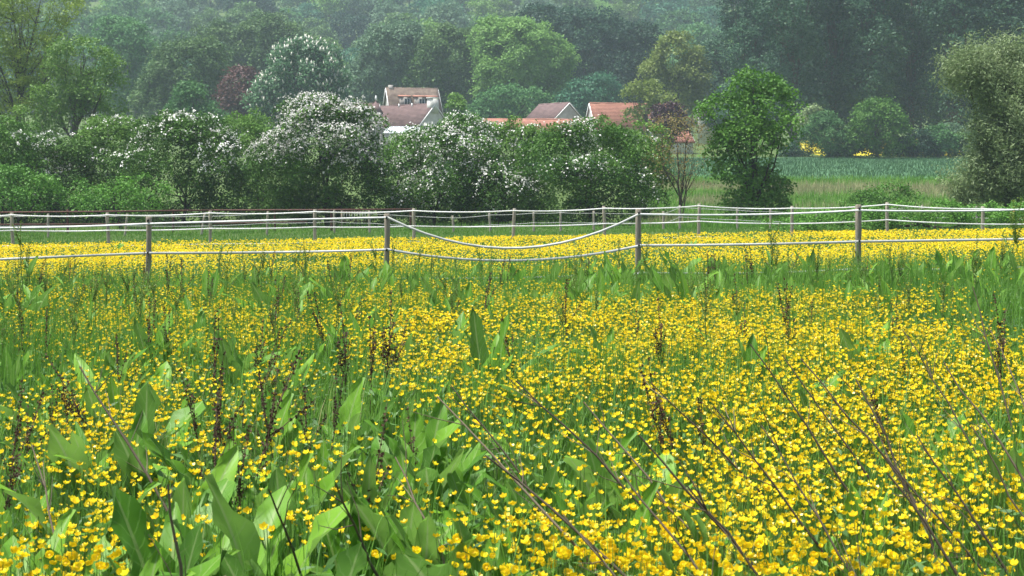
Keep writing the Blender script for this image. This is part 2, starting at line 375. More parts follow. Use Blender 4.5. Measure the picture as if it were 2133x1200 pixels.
# the young maple, the bronze sapling and the silvery willow
px_tree('maple_tree', 'dense bright green young tree standing alone right of the hedge', 1562, 65, [(1562, 335, 56, 72), (1592, 235, 58, 52), (1498, 250, 42, 34), (1580, 190, 40, 28), (1625, 255, 34, 36), (1565, 400, 66, 40), (1524, 318, 34, 40), (1608, 330, 28, 50), (1555, 290, 44, 42), (1568, 436, 52, 28), (1478, 235, 22, 18), (1570, 172, 20, 16), (1640, 235, 18, 18)], (LM['maple'], M_barkdark), 31, base_r=.14, leaf=.16, clump=.75, lps=17, spray_r=.36, dens=1.25, low=.1)
px_tree('bronze_sapling', 'thin sapling with sparse bronze leaves between the hedge and the green tree', 1418, 66, [(1415, 300, 60, 50), (1390, 350, 55, 40), (1450, 345, 45, 50), (1425, 260, 35, 25), (1380, 280, 30, 25)], (LM['bronze'], M_bark), 32, base_r=.075, leaf=.085, clump=.45, lps=5, sprays=5, spray_r=.3, dens=.85, branches=60, low=.1)
e, C, N, rng = px_tree('goat_willow', 'silvery green willow leaning in from the right edge', 2100, 58, [(2110, 250, 85, 75), (2060, 160, 75, 40), (2020, 155, 45, 30), (2130, 190, 70, 60), (2100, 340, 75, 70), (2050, 390, 55, 35), (2150, 360, 70, 90), (2105, 130, 45, 25)], (LM['willow'], M_barkdark), 33, base_r=.16, leaf=.17, clump=.5, lps=26, spray_r=.26, dens=1.5, low=.12, TV=LONG_V, jit=1.2, flat=2.6, up=.9)

# --- trees behind the hedge
T = px_tree; B = (M_bark,)
def far(name, label, px, d, lobes, k, seed, **kw):
    kw.setdefault('leaf', .42 * d / 200); kw.setdefault('clump', 1.25 * d / 200); kw.setdefault('spray_r', .75 * d / 200)
    return px_tree(name, label, px, d, lobes, (LM[k], M_bark), seed, **kw)
far('oak_tree', 'tall thin-leaved yellow-green tree with bare dark limbs at the left edge', 40, 112, [(40, 60, 85, 60), (10, 150, 70, 60), (90, 10, 80, 60), (-40, 80, 70, 90), (60, 220, 60, 50), (20, -50, 90, 60), (110, 120, 50, 50)], 'oak', 41, base_r=.26, leaf=.2, lps=13, dens=1.0, branches=60, clump=.85, spray_r=.5, sprays=6, low=.1)
far('oak_tree', 'spreading green tree leaning right beside the tall thin-leaved one', 150, 108, [(170, 130, 62, 45), (130, 190, 60, 55), (205, 200, 60, 42), (150, 250, 80, 40), (90, 240, 50, 50), (225, 150, 25, 30)], 'oakgreen', 42, base_r=.3, leaf=.22, lps=12, dens=.9, branches=40, clump=.85, spray_r=.5, low=.1)
far('broadleaf_tree', 'dull green round tree rising behind the leaning tree at left', 265, 255, [(265, 110, 55, 62), (235, 80, 45, 35), (300, 150, 45, 60), (260, 180, 55, 60)], 'mid', 43)
far('broadleaf_tree', 'large dull olive tree left of the dark red one', 395, 225, [(390, 165, 75, 75), (350, 190, 55, 60), (430, 150, 50, 60), (400, 230, 80, 40), (330, 220, 50, 50)], 'dull', 44)
far('broadleaf_tree', 'small fresh green tree in front of the large olive one', 405, 165, [(405, 225, 42, 42), (385, 245, 38, 30), (435, 245, 32, 34)], 'mid', 45)
far('copper_beech', 'dark red copper tree beside the white-flowering chestnut', 505, 215, [(505, 185, 32, 38), (485, 215, 32, 36), (530, 210, 30, 40)], 'copper', 46)
far('broadleaf_tree', 'green tree with a tan patch rising above the copper tree', 540, 275, [(560, 90, 65, 50), (510, 130, 50, 55), (600, 120, 60, 60), (450, 110, 50, 60)], 'dull', 47)
e, C, N, rng = far('chestnut_tree', 'domed horse chestnut covered in cream flower candles', 625, 200, [(640, 165, 72, 75), (590, 205, 60, 55), (680, 200, 42, 70), (620, 130, 60, 42), (560, 210, 38, 42), (630, 240, 80, 40)], 'chestnut', 48, dens=1.25, leaf=.45)
def candles(e, C, N, rng, frac, h, mat, nm):
    ids = np.flatnonzero((N[:, 2] > -.1) & (rng.random(len(C)) < frac)); n = len(ids)
    a = np.arange(5) * 2 * math.pi / 5
    TV = np.concatenate([np.stack([np.cos(a) * .3, np.sin(a) * .3, np.zeros(5)], -1), [(0, 0, 1.)], [(0, 0, -.15)]])
    k = np.arange(5); TF = [np.concatenate([np.stack([k, (k + 1) % 5, np.full(5, 5)], -1), np.stack([(k + 1) % 5, k, np.full(5, 6)], -1)])]
    V, Fs = tile(TV, TF, frames(np.array([0, 0, 1.]) + N[ids] * .5 + .2 * rng.normal(size=(n, 3)), rng), C[ids] + N[ids] * .25, h * rng.uniform(.6, 1.2, n))
    link(nm, mk_mesh(nm, V, Fs, np.repeat(rng.random(n), 7), False, mat), e)
candles(e, C, N, rng, .55, .55, M_candle, 'blossoms')
far('broadleaf_tree', 'grey-green feathery tree behind the main house roof', 820, 262, [(820, 120, 70, 65), (780, 170, 60, 60), (860, 170, 55, 60), (740, 200, 40, 60), (850, 100, 45, 45)], 'grey', 49)
far('broadleaf_tree', 'dull green tree right of the main house roof', 940, 258, [(935, 130, 62, 65), (970, 170, 55, 65), (900, 170, 50, 70), (950, 215, 60, 40), (990, 120, 40, 50)], 'dull', 50)
far('broadleaf_tree', 'bright light green rounded tree behind the brown-roofed barn', 1090, 240, [(1090, 120, 85, 72), (1050, 90, 60, 42), (1140, 130, 50, 52), (1060, 180, 70, 55), (1110, 200, 75, 45), (1020, 70, 40, 25)], 'bright', 51, dens=1.15)
far('broadleaf_tree', 'low deep green tree right behind the long red roof', 1060, 216, [(1060, 225, 60, 38), (1020, 240, 50, 30), (1100, 215, 35, 30)], 'mid', 52)
far('broadleaf_tree', 'tall very dark tree between the light green and the olive tree', 1235, 275, [(1230, 90, 75, 62), (1190, 70, 50, 45), (1280, 110, 55, 60), (1230, 160, 80, 60), (1120, 50, 45, 28)], 'dark', 53)
far('broadleaf_tree', 'narrower very dark tree beside the tall dark one', 1325, 268, [(1325, 115, 42, 60), (1340, 90, 30, 35), (1310, 170, 50, 60)], 'dark', 54)
far('broadleaf_tree', 'small rounded bluish tree above the gap between the two barns', 1240, 232, [(1240, 192, 42, 28), (1265, 200, 28, 24), (1205, 205, 34, 24), (1220, 225, 50, 26)], 'teal', 55)
far('broadleaf_tree', 'olive-yellow tree towering over the red barn roof', 1410, 212, [(1410, 120, 40, 42), (1375, 150, 34, 30), (1435, 165, 38, 40), (1410, 210, 52, 42), (1400, 100, 22, 24)], 'olive', 56, low=.35)
far('broadleaf_tree', 'small olive tree with a grey bare stem in front of the red roof', 1348, 178, [(1345, 198, 38, 20), (1320, 208, 26, 14), (1375, 205, 24, 14), (1350, 245, 38, 18)], 'olive', 57, dens=.8, branches=30)
far('plum_bush', 'dark purple-leaved bush below the red barn roof', 1395, 150, [(1395, 252, 26, 24), (1400, 280, 28, 22), (1380, 245, 18, 16)], 'plum', 58, cat='bush')
far('broadleaf_tree', 'slim yellow-green treetop right of the white chimney', 950, 150, [(950, 245, 14, 32), (968, 262, 24, 22), (940, 270, 14, 16), (948, 220, 8, 16)], 'oakgreen', 59, leaf=.25, clump=.7, spray_r=.4)
# beyond the wheat field
far('broadleaf_tree', 'small grey-green tree on the far edge of the wheat field', 1725, 163, [(1725, 285, 38, 38), (1705, 275, 28, 30), (1745, 300, 30, 28), (1718, 252, 18, 14)], 'mid', 61, leaf=.28, clump=.8, spray_r=.5)
far('broadleaf_tree', 'fresh green egg-shaped tree on the far edge of the wheat field', 1828, 161, [(1828, 265, 55, 48), (1800, 290, 38, 34), (1855, 290, 36, 36), (1830, 235, 35, 22), (1790, 310, 28, 16)], 'maple', 62, leaf=.28, clump=.8, spray_r=.5)
for i, (x, y, rx, ry, k, lab) in enumerate([(1905, 300, 32, 24, 'dark', 'dark hawthorn shrub right of the fresh green egg-shaped tree'), (1955, 295, 34, 28, 'mid', 'middle shrub of the dark row along the wheat field'), (2005, 305, 30, 20, 'dull', 'dull shrub of the dark row nearest the silvery willow'), (1690, 255, 24, 28, 'willow', 'pale silvery shrub under the first poplar'), (1765, 310, 24, 18, 'dark', 'dark low shrub between the two small field-edge trees'), (1655, 318, 22, 14, 'dark', 'dark low shrub at the poplar trunk behind the lone green tree'), (1875, 310, 22, 16, 'mid', 'small green shrub at the foot of the egg-shaped tree'), (1930, 312, 30, 14, 'dark', 'low dark shrub in front of the row along the wheat field'), (2050, 300, 30, 26, 'dull', 'shrub of the field-edge row half behind the silvery willow'), (1980, 280, 22, 18, 'grey', 'grey-green taller shrub in the row along the wheat field')]):
    far('shrub', lab, x, 161.5 + .7 * i + (8 if k == 'willow' else 0), [(x, y, rx, ry), (x + rx * .6, y + ry * .3, rx * .6, ry * .7), (x - rx * .6, y + ry * .35, rx * .55, ry * .65)], k, 70 + i, cat='shrub', leaf=.28, clump=.75, spray_r=.45)
# poplar row at the right: three crowns shared
POP = []
for s in range(3):
    rng = np.random.default_rng(900 + s); lob = []
    for k in range(9):
        zz = 5 + k * 3.0; r = 3.6 * (1 - .45 * (k / 8) ** 2) * rng.uniform(.8, 1.15)
        lob.append((rng.normal() * 1.2, rng.normal() * 1.2, zz, r, r, 2.4))
    cm, tm, C, N, _ = tree_mesh(910 + s, lob, .42, LM['poplar'], M_bark, 150, (.9, 1.7), 9, 13, .42, .85, 40, low=.15, droop=.25)
    POP.append((cm, tm))
PL = ['leftmost tall dark poplar, its trunk bare at the foot', 'second tall dark poplar from the left of the row', 'third dark poplar of the row, above the small field-edge tree', 'dark poplar right above the fresh green egg-shaped tree', 'fifth dark poplar of the row, left of the silvery willow', 'dark poplar just behind the silvery willow top', 'dark poplar behind the silvery willow at the right edge', 'dark poplar partly cut by the right edge']
for i, px in enumerate([1570, 1655, 1735, 1815, 1900, 1985, 2065, 2145]):
    d = [200, 184, 190, 186, 192, 185, 188, 184][i]; x = wx(px, d); cm, tm = POP[i % 3]
    plant_tree('poplar_tree', cm, tm, (x, d, g1(x, d) - .05), PL[i], group='row of dark poplars', rz=i * 1.9, scale=(1.0, 1.0, [.85, 1, 1.05, 1, 1.1, 1, 1.05, 1][i]))
for i, px in enumerate([1530, 1610, 1700, 1785, 1860, 1945, 2030, 2110, 2190]):
    d = 214 + (i % 3) * 5; x = wx(px, d); cm, tm = POP[(i + 1) % 3]
    plant_tree('poplar_tree', cm, tm, (x, d, g1(x, d) - .05), 'dark poplar standing in the second row behind the front poplars', group='second row of poplars', rz=i * 2.3 + 1, scale=(1.1, 1.1, [.8, .95, 1.1, 1, 1.1, 1, 1.1, 1, 1][i]))
# hillside wood: six kinds of crown, every tree its own object
HT = []
for s, k in enumerate(['mid', 'dull', 'grey', 'bright', 'dark', 'oakgreen', 'mid', 'teal']):
    rng = np.random.default_rng(1200 + s); lob = [(0, 0, 9.5, 5.2, 5.2, 5.0)]
    for j in range(5):
        a = j * 1.256 + rng.random(); lob.append((math.cos(a) * 3.2, math.sin(a) * 3.2, rng.uniform(6.5, 11.5), rng.uniform(2.4, 3.4), rng.uniform(2.4, 3.4), rng.uniform(2.2, 3.4)))
    cm, tm, C, N, _ = tree_mesh(1210 + s, lob, .3, LM[k], M_bark, 75, (1.0, 1.9), 7, 9, .75, 1.1, 12, low=.3)
    HT.append((cm, tm))
rng = np.random.default_rng(77)
for r, d0 in enumerate([300, 335, 375, 415, 455, 500, 550]):
    n = int(d0 * .86 / 9.5); 
    for i in range(n):
        u = -.43 + .86 * (i + .5 + rng.uniform(-.35, .35)) / n
        d = d0 + rng.uniform(-14, 14); x = u * d; s = rng.uniform(.85, 1.35); kk = int(rng.choice(8, p=[.2, .17, .17, .1, .08, .1, .1, .08]))
        if r < 2 and x > wx(1490, d): continue
        plant_tree('woodland_tree', *HT[kk], (x, d, g1(x, d) - .3), 'hazy broadleaf tree in the wood covering the hillside', group='trees of the hillside wood', rz=rng.uniform(0, 6.28), scale=(s, s, s * rng.uniform(.9, 1.25)))

# ------------------------------------------------------------------ farm buildings
def roof_mat(name, ca, cb, cc):
    m = noise_mat(name, ca, cb, 1.3, .9, 0, cc=cc, detail=10); t = m.node_tree; N = t.nodes.new; L = t.links.new; p = t.nodes['Principled BSDF']
    tc = N('ShaderNodeTexCoord'); wv = N('ShaderNodeTexWave'); wv.bands_direction = 'Z'; wv.inputs['Scale'].default_value = 1.6; wv.inputs['Distortion'].default_value = .6
    L(tc.outputs['Object'], wv.inputs[0]); b = N('ShaderNodeBump'); b.inputs['Strength'].default_value = .8; b.inputs['Distance'].default_value = .06
    L(wv.outputs['Fac'], b.inputs['Height']); L(b.outputs[0], p.inputs['Normal']); return m
M_roofold = roof_mat('mossy_old_tiles', (.12, .085, .068), (.23, .18, .14), (.33, .31, .26))
M_roofbrown = roof_mat('brown_tiles', (.10, .065, .062), (.17, .11, .105), (.20, .13, .11))
M_roofred = roof_mat('red_tiles', (.24, .105, .075), (.36, .17, .12), (.40, .23, .17))
M_wall = noise_mat('old_white_render', (.42, .40, .37), (.66, .65, .61), 1.2, .95, .2, detail=9)
M_stone = noise_mat('grey_stone', (.26, .24, .22), (.42, .40, .36), 2.2, .95, .4)
M_metal = noise_mat('grey_sheet_metal', (.36, .39, .42), (.55, .58, .60), .8, .5, .1, stretch=(6, 1, 1))
M_frame = noise_mat('white_window_frame', (.7, .7, .68), (.8, .8, .78), 4, .6, 0)
m, t_, p_, o_ = base_mat('window_glass'); p_.inputs['Base Color'].default_value = (.03, .04, .05, 1); p_.inputs['Roughness'].default_value = .08; M_glass = m
M_lead = noise_mat('white_zinc', (.62, .62, .6), (.78, .78, .75), 3, .5, 0)

def gable(name, label, px, py_ridge, d, L, W, hr, rise, yaw, wall, roof, over=.3):
    """gabled building: ridge along local x, ridge centre at the photo point; rise = roof height above the eaves"""
    x = wx(px, d); z_r = wz(py_ridge, d); z0 = g1(x, d) - .3; hw = z_r - rise - z0; hr = z_r - z0
    e = link(name, None, loc=(x, d, z0), rot=(0, 0, math.radians(yaw)), label=label, cat='house' if 'house' in name else 'barn')
    l, w_ = L / 2, W / 2
    V = [(-l, -w_, 0), (l, -w_, 0), (l, w_, 0), (-l, w_, 0), (-l, -w_, hw), (l, -w_, hw), (l, w_, hw), (-l, w_, hw), (-l, 0, hr - .12), (l, 0, hr - .12)]
    mw = mk_mesh('wall', V, [np.array([(0, 1, 5, 4), (2, 3, 7, 6), (3, 2, 1, 0)]), np.array([(1, 2, 6), (1, 6, 5), (5, 6, 9), (3, 0, 4), (3, 4, 7), (7, 4, 8)])], None, False, wall)
    link('wall', mw, e)
    mb = MB(); sl_ = math.hypot(rise, w_); nx, nz = rise / sl_, w_ / sl_
    rng = np.random.default_rng(int(px))
    for sg in (-1, 1):
        k = 14; xs_ = np.linspace(-l - over, l + over, k)
        top = np.stack([xs_, np.zeros(k), np.full(k, hr) + rng.normal(size=k) * .025], -1)
        ev = 1 + over / sl_
        bot = np.stack([xs_, np.full(k, sg * w_ * ev), np.full(k, hr - rise * ev) + rng.normal(size=k) * .02], -1)
        th = np.array([0, sg * nx, nz]) * .16
        Vv = np.concatenate([top + th, bot + th, top - th * .2, bot - th * .2]); i = np.arange(k - 1)
        q = [np.stack([i, i + 1, k + i + 1, k + i], -1), np.stack([2 * k + i, 3 * k + i, 3 * k + i + 1, 2 * k + i + 1], -1), np.stack([k + i, k + i + 1, 3 * k + i + 1, 3 * k + i], -1), np.array([(0, k, 3 * k, 2 * k), (k - 1, 3 * k - 1, 4 * k - 1, 2 * k - 1)])]
        mb.add(Vv, [np.concatenate(q)])
    ro = link('roof', mb.mesh('roof', roof), e)
    cap = MB(); P = np.stack([np.linspace(-l - over, l + over, 12), np.zeros(12), np.full(12, hr + .12)], -1); P[:, 2] += rng.normal(size=12) * .02; cap.tube(P, .13, 6)
    link('ridge_tiles', cap.mesh('ridge_tiles', roof), ro)
    for sg in (-1, 1):      # rake edging on each gable
        for sy in (-1, 1):
            b = MB(); ev = 1 + over / sl_
            b.tube([(sg * (l + over + .01), 0, hr + .06), (sg * (l + over + .01), sy * w_ * ev, hr - rise * ev + .06)], .09, 4); link('verge', b.mesh('verge', M_lead), ro)
    return e, ro, hw, hr

def window(parent, x, y, z, w_, h_, face=-1):
    """frame and panes on a wall facing local -y"""
    f = MB(); t = .07
    f.box(x - w_ / 2, x + w_ / 2, y - .05, y + .02, z, z + t); f.box(x - w_ / 2, x + w_ / 2, y - .05, y + .02, z + h_ - t, z + h_)
    f.box(x - w_ / 2, x - w_ / 2 + t, y - .05, y + .02, z + t, z + h_ - t); f.box(x + w_ / 2 - t, x + w_ / 2, y - .05, y + .02, z + t, z + h_ - t); f.box(x - t / 2, x + t / 2, y - .04, y + .02, z + t, z + h_ - t)
    wi = link('window', f.mesh('window', M_frame), parent)
    for sg in (-1, 1):
        g = MB(); cx = x + sg * w_ / 4; g.box(cx - w_ / 4 + t * .9, cx + w_ / 4 - t * .7, y - .02, y + .01, z + t, z + h_ - t); link('pane', g.mesh('pane', M_glass), wi)
    return wi

# main house: old mossy roof with dormers
e, ro, hw, hr = gable('old_house', 'old house with mossy tiled roof and two dormer windows', 858, 186, 212, 7.4, 6.6, 0, 3.6, 15, M_wall, M_roofold, .25)
for (dx, wd, win) in ((-1.45, 1.55, True), (.75, 1.55, True), (2.55, 1.5, False)):
    yb = -3.0; zt = hr - 1.25; zb = hr - 3.1
    b = MB(); b.box(dx - wd / 2, dx + wd / 2, -2.55, -1.0, zb, zt); dm = link('dormer', b.mesh('dormer', M_roofbrown if not win else M_stone), ro)
    b = MB(); Mx = Matrix.Translation((dx, -1.85, zt + .1)) @ Matrix.Rotation(math.radians(9), 4, 'X'); b.box(-wd / 2 - .15, wd / 2 + .15, -.95, .95, -.07, .07, Mx); link('dormer_roof', b.mesh('dormer_roof', M_roofred), dm)
    if win: window(ro, dx + .25, -2.56, zb + .45, .85, 1.1)
b = MB(); b.box(-3.5, -2.9, -.3, .3, hr - .4, hr + .55); link('chimney', b.mesh('chimney', M_stone), ro)
# front wing with white gable and chimney stack
e, ro, hw, hr = gable('farm_house', 'farmhouse wing with brown roof and white gable carrying a thick chimney', 848, 221, 203, 10.4, 6.6, 0, 3.1, 0, M_wall, M_roofbrown, .12)
e.rotation_euler.z = math.radians(-38)
b = MB(); b.box(4.4, 5.35, -.72, .72, hr - 1.2, hr + .85); b.box(4.32, 5.43, -.8, .8, hr + .85, hr + 1.0); link('chimney', b.mesh('chimney', M_wall), ro)
for xx in (-1.3, 1.2):
    b = MB(); b.tube([(xx, -.3, hr - .3), (xx, -.3, hr + .35)], .09, 6); link('flue', b.mesh('flue', M_lead), ro)
# grey lean-to
x, d = wx(838, 196), 196; z0 = g1(x, d) - .2
e = link('lean_to_shed', None, loc=(x, d, z0), rot=(0, 0, math.radians(-6)), label='pale grey sheet-metal lean-to roof below the brown farmhouse roof', cat='shed')
zt = wz(262, d) - z0; zl = wz(278, d) - z0
b = MB(); b.box(-2.3, 2.3, -1.0, 1.6, 0, zl - .1); link('wall', b.mesh('wall', M_wall), e)
b = MB(); 
for i in range(12):
    xa = -2.5 + i * .416; V = [(xa, -1.3, zl), (xa + .4, -1.3, zl + .04 * (i % 2)), (xa + .4, 1.7, zt), (xa, 1.7, zt)]; V += [(a, b_, c - .05) for a, b_, c in V]
    b.add(V, [np.array([(0, 1, 2, 3), (7, 6, 5, 4), (0, 4, 5, 1), (1, 5, 6, 2), (2, 6, 7, 3), (3, 7, 4, 0)])])
link('roof', b.mesh('roof', M_metal), e)
# small turret with pointed brown roof and its low neighbour
x, d = wx(783, 199), 199; z0 = g1(x, d) - .2; hb = wz(238, d) - z0; ht = wz(208, d) - z0
e = link('turret', None, loc=(x, d, z0), rot=(0, 0, .5), label='small turret with steep pointed brown roof and white finial', cat='tower')
b = MB(); b.box(-.7, .7, -.7, .7, 0, hb); link('wall', b.mesh('wall', M_stone), e)
b = MB(); b.add([(-.85, -.85, hb), (.85, -.85, hb), (.85, .85, hb), (-.85, .85, hb), (0, 0, ht)], [np.array([(0, 1, 4), (1, 2, 4), (2, 3, 4), (3, 0, 4)]), np.array([(3, 2, 1, 0)])]); r_ = link('roof', b.mesh('roof', M_roofbrown), e)
b = MB(); b.tube([(0, 0, ht - .1), (0, 0, ht + .25), (0, 0, ht + .6)], [.14, .16, .04], 6); link('finial', b.mesh('finial', M_lead), r_)
gable('low_barn', 'low brown-roofed outbuilding left of the turret, half behind the white hawthorn', 757, 218, 206, 4.2, 5, 0, 1.8, 8, M_wall, M_roofbrown, .2)
# barns to the right
gable('stone_barn', 'barn with brown roof and grey-white gable on its right', 1154, 218, 205, 6.2, 6.2, 0, 2.5, -48, M_wall, M_roofbrown, .1)
gable('long_barn', 'long low barn with orange-red roof behind the hedge tops', 1115, 251, 188, 13.6, 4.6, 0, 1.5, 7, M_wall, M_roofred, .15)
gable('red_roofed_barn', 'large barn with red tiled roof and white left gable', 1311, 218, 196, 11.2, 6.6, 0, 4.0, 13, M_wall, M_roofred, .15)
gable('far_house', 'pinkish roof ridge peeping out left of the lone green tree', 1482, 216, 230, 4.2, 5, 0, 2.2, -5, M_wall, M_roofold, .2)
gable('small_house', 'small white house with pink roof glimpsed behind the sapling', 1412, 277, 172, 2.6, 4, 0, 1.2, 10, M_wall, M_roofred, .2)

# ------------------------------------------------------------------ fences
def post(parent, x, y, ztop, r, seed, lean=0., name='post', mat=None):
    rng = np.random.default_rng(seed); z0 = g1(x, y) - .15; n = 6; sides = 9; h = ztop - z0
    mb = MB(); t = np.linspace(0, 1, n); P = np.stack([t * lean * h, np.zeros(n), t * h], -1); P[1:-1, :2] += rng.normal(size=(n - 2, 2)) * r * .10
    R = r * (1 + rng.normal(size=n) * .05); P = np.concatenate([P, P[-1:] + [(0, 0, .012)]]); R = np.append(R, R[-1] * .8); mb.tube(P, R, sides)
    return link(name, mb.mesh(name, mat or M_wood, False), parent, loc=(x, y, z0))

def tape(parent, A, Bp, sag, wid, mat, seed=0, name='tape', n=14):
    rng = np.random.default_rng(seed); A = np.array(A, float); Bp = np.array(Bp, float); t = np.linspace(0, 1, n)
    P = A + (Bp - A) * t[:, None]; P[:, 2] -= sag * 4 * t * (1 - t)
    tw = rng.uniform(-.5, .5) * np.sin(t * 6.28) + .15
    hv = np.stack([np.zeros(n), np.sin(tw) * wid / 2, np.cos(tw) * wid / 2], -1); th = np.array([0, .002, 0])
    V = np.concatenate([P - hv - th, P + hv - th, P - hv + th, P + hv + th]); i = np.arange(n - 1)
    q = [np.stack([i, i + 1, n + i + 1, n + i], -1), np.stack([2 * n + i + 1, 2 * n + i, 3 * n + i, 3 * n + i + 1], -1), np.stack([n + i, n + i + 1, 3 * n + i + 1, 3 * n + i], -1), np.stack([i + 1, i, 2 * n + i, 2 * n + i + 1], -1)]
    return link(name, mk_mesh(name, V, np.concatenate(q), None, True, mat), parent)

# front fence, 20 m away
D1 = 20.0
fe = link('front_fence', None, label='front fence of four thick grey posts with sagging tapes', cat='fence')
fp = [(-190, 462), (310, 453), (806, 447), (1330, 437), (1788, 428), (2270, 420)]
pts = []
for i, (px, py) in enumerate(fp):
    x = wx(px, D1); post(fe, x, D1, wz(py, D1), .042, 300 + i); pts.append(x)
def tz(py): return wz(py, D1)
ft = -.052
spans = [(0, 1, 474, 466, 4, 0), (1, 2, 466, 453, -.5, 0), (2, 3, 452, 446, 68, 1), (3, 4, 446, 438, 5, 0), (4, 5, 438, 430, 5, 0),
         (0, 1, 548, 527, 0, 1), (1, 2, 527, 520, 2, 1), (2, 3, 519, 512, 27, 1), (3, 4, 511, 503, 2, 1), (4, 5, 503, 496, 0, 1),
         (0, 1, 606, 596, 2, 1), (1, 2, 596, 582, 0, 1), (2, 3, 580, 570, 4, 1), (3, 4, 568, 560, 5, 1), (4, 5, 562, 552, 3, 1)]
for k, (a, b_, ya, yb, sg, m_) in enumerate(spans):
    tape(fe, (pts[a], D1 + ft, tz(ya)), (pts[b_], D1 + ft, tz(yb)), sg * D1 / F, .036 if m_ else .026, M_tapegrey if m_ else M_tape, 400 + k)
for i, (px, py) in enumerate(fp):
    for yo in (6, 73):
        b = MB(); b.box(-.012, .012, -.03, .0, -.018, .018); link('insulator', b.mesh('insulator', M_blackplastic), fe, loc=(pts[i], D1 - .036, wz(py + yo, D1)))
# middle fence, 44 m away
D2 = 44.0
fe = link('middle_fence', None, label='middle fence of slim posts with white tapes across the whole meadow', cat='fence')
mp = [(-170, 446), (27, 444), (227, 444), (438, 440), (656, 437), (862, 435), (1068, 435), (1260, 430), (1455, 425), (1650, 430), (1848, 422), (2047, 431), (2250, 428)]
for i, (px, py) in enumerate(mp): post(fe, wx(px, D2), D2, wz(py, D2), .052, 330 + i, [0, -.03, -.04, 0, 0, 0, .05, -.03, .02, 0, 0, 0, 0][i], mat=M_wood2)
for i in range(len(mp) - 1):
    (xa, ya), (xb, yb) = mp[i], mp[i + 1]
    for j, (o, sg, wd_) in enumerate(((4, 3.0, .04), (36, 1.5, .04), (68, 1.0, .03))):
        tape(fe, (wx(xa, D2), D2 - .06, wz(ya + o, D2)), (wx(xb, D2), D2 - .06, wz(yb + o, D2)), sg * D2 / F, wd_, M_tape, 500 + i * 3 + j, n=9)
# back fence of leaning thin posts, 55 m away
D3 = 55.0
fe = link('back_fence', None, label='thin back fence of uneven leaning posts in front of the hedge', cat='fence')
bp = [(-80, 447, 0), (100, 446, 0), (258, 446, -.12), (418, 447, -.16), (555, 441, -.05), (696, 438, 0), (770, 441, 0), (945, 450, .05), (1022, 444, .05), (1112, 440, .0), (1168, 439, 0), (1237, 440, 0), (1382, 441, 0), (1416, 428, .0), (1536, 434, 0), (1605, 437, 0), (1702, 440, 0), (1782, 432, 0), (1921, 428, 0), (2035, 430, .03), (2190, 432, 0)]
for i, (px, py, ln) in enumerate(bp): post(fe, wx(px, D3), D3 + (i % 3) * .02, wz(py, D3), .045, 360 + i, -ln, mat=M_wood2)
for i in range(len(bp) - 1):
    (xa, ya, _), (xb, yb, _) = bp[i], bp[i + 1]
    for j, o in enumerate((4, 24)):
        tape(fe, (wx(xa, D3), D3 - .06, wz(ya + o, D3)), (wx(xb, D3), D3 - .06, wz(yb + o, D3)), 1.0 * D3 / F, .02, M_tapegrey, 600 + i * 2 + j, n=6)
# rusty rail and small barred gate at the hedge foot
D4 = 60.0
fe = link('rusty_rail_fence', None, label='dark red rusty rail fence along the hedge foot at left', cat='fence')
for (xa, ya, xb, yb) in ((-60, 443, 445, 438), (446, 438, 860, 436), (-60, 468, 445, 465), (446, 465, 640, 462)):
    b = MB(); b.tube([(wx(xa, D4), D4, wz(ya, D4)), (wx((xa + xb) / 2, D4), D4, wz((ya + yb) / 2 + .5, D4)), (wx(xb, D4), D4, wz(yb, D4))], .035, 6); link('rail', b.mesh('rail', M_rust), fe)
for i, px in enumerate((-40, 140, 360, 572, 690, 855)): post(fe, wx(px, D4), D4 + .06, wz(437, D4), .045, 390 + i, mat=M_rust)
ge = link('barred_gate', None, loc=(wx(738, D4), D4 + .15, g1(wx(738, D4), D4)), label='small gate of thin pale upright bars under the big white hawthorn', cat='gate')
zt = wz(441, D4) - ge.location.z; zb = wz(461, D4) - ge.location.z
for i in range(9):
    b = MB(); xx = -.45 + i * .112; b.tube([(xx, 0, zb), (xx, 0, zt)], .011, 5); link('bar', b.mesh('bar', M_tapegrey), ge)
for zz in (zb, zt):
    b = MB(); b.tube([(-.55, .02, zz), (.6, .02, zz)], .018, 5); link('gate_rail', b.mesh('gate_rail', M_rust), ge)
for xx in (-.55, .6):
    b = MB(); b.tube([(xx, .03, -.1), (xx, .03, zt + .06)], .04, 6); link('gate_post', b.mesh('gate_post', M_wood), ge)

# ------------------------------------------------------------------ meadow plants
lm('grass', (.055, .165, .016), (.16, .33, .042), trans=.35, rough=.5, cc=(.34, .30, .13))
lm('grasspale', (.16, .18, .075), (.34, .32, .17), trans=.3, rough=.7)
lm('buttercupleaf', (.045, .13, .03), (.12, .25, .06), trans=.3)
lm('stalk', (.085, .19, .035), (.17, .31, .06), trans=.1)
M_petal = leaf_mat('buttercup_petal', (.84, .57, .008), (.92, .78, .018), trans=.3, rough=.35, spec=.3)
M_heart = leaf_mat('buttercup_heart', (.55, .33, .01), (.65, .42, .015), trans=.1)
M_dead = leaf_mat('dead_stalk_brown', (.075, .05, .03), (.19, .13, .08), trans=.05, rough=.8)
M_dry = leaf_mat('dry_grey_stem', (.035, .028, .018), (.16, .13, .085), trans=.05, rough=.85)
M_seed = leaf_mat('dark_seed', (.025, .014, .009), (.10, .052, .030), trans=.1, rough=.8)
lm('spike', (.07, .13, .02), (.16, .22, .04), trans=.25, cc=(.22, .15, .05))

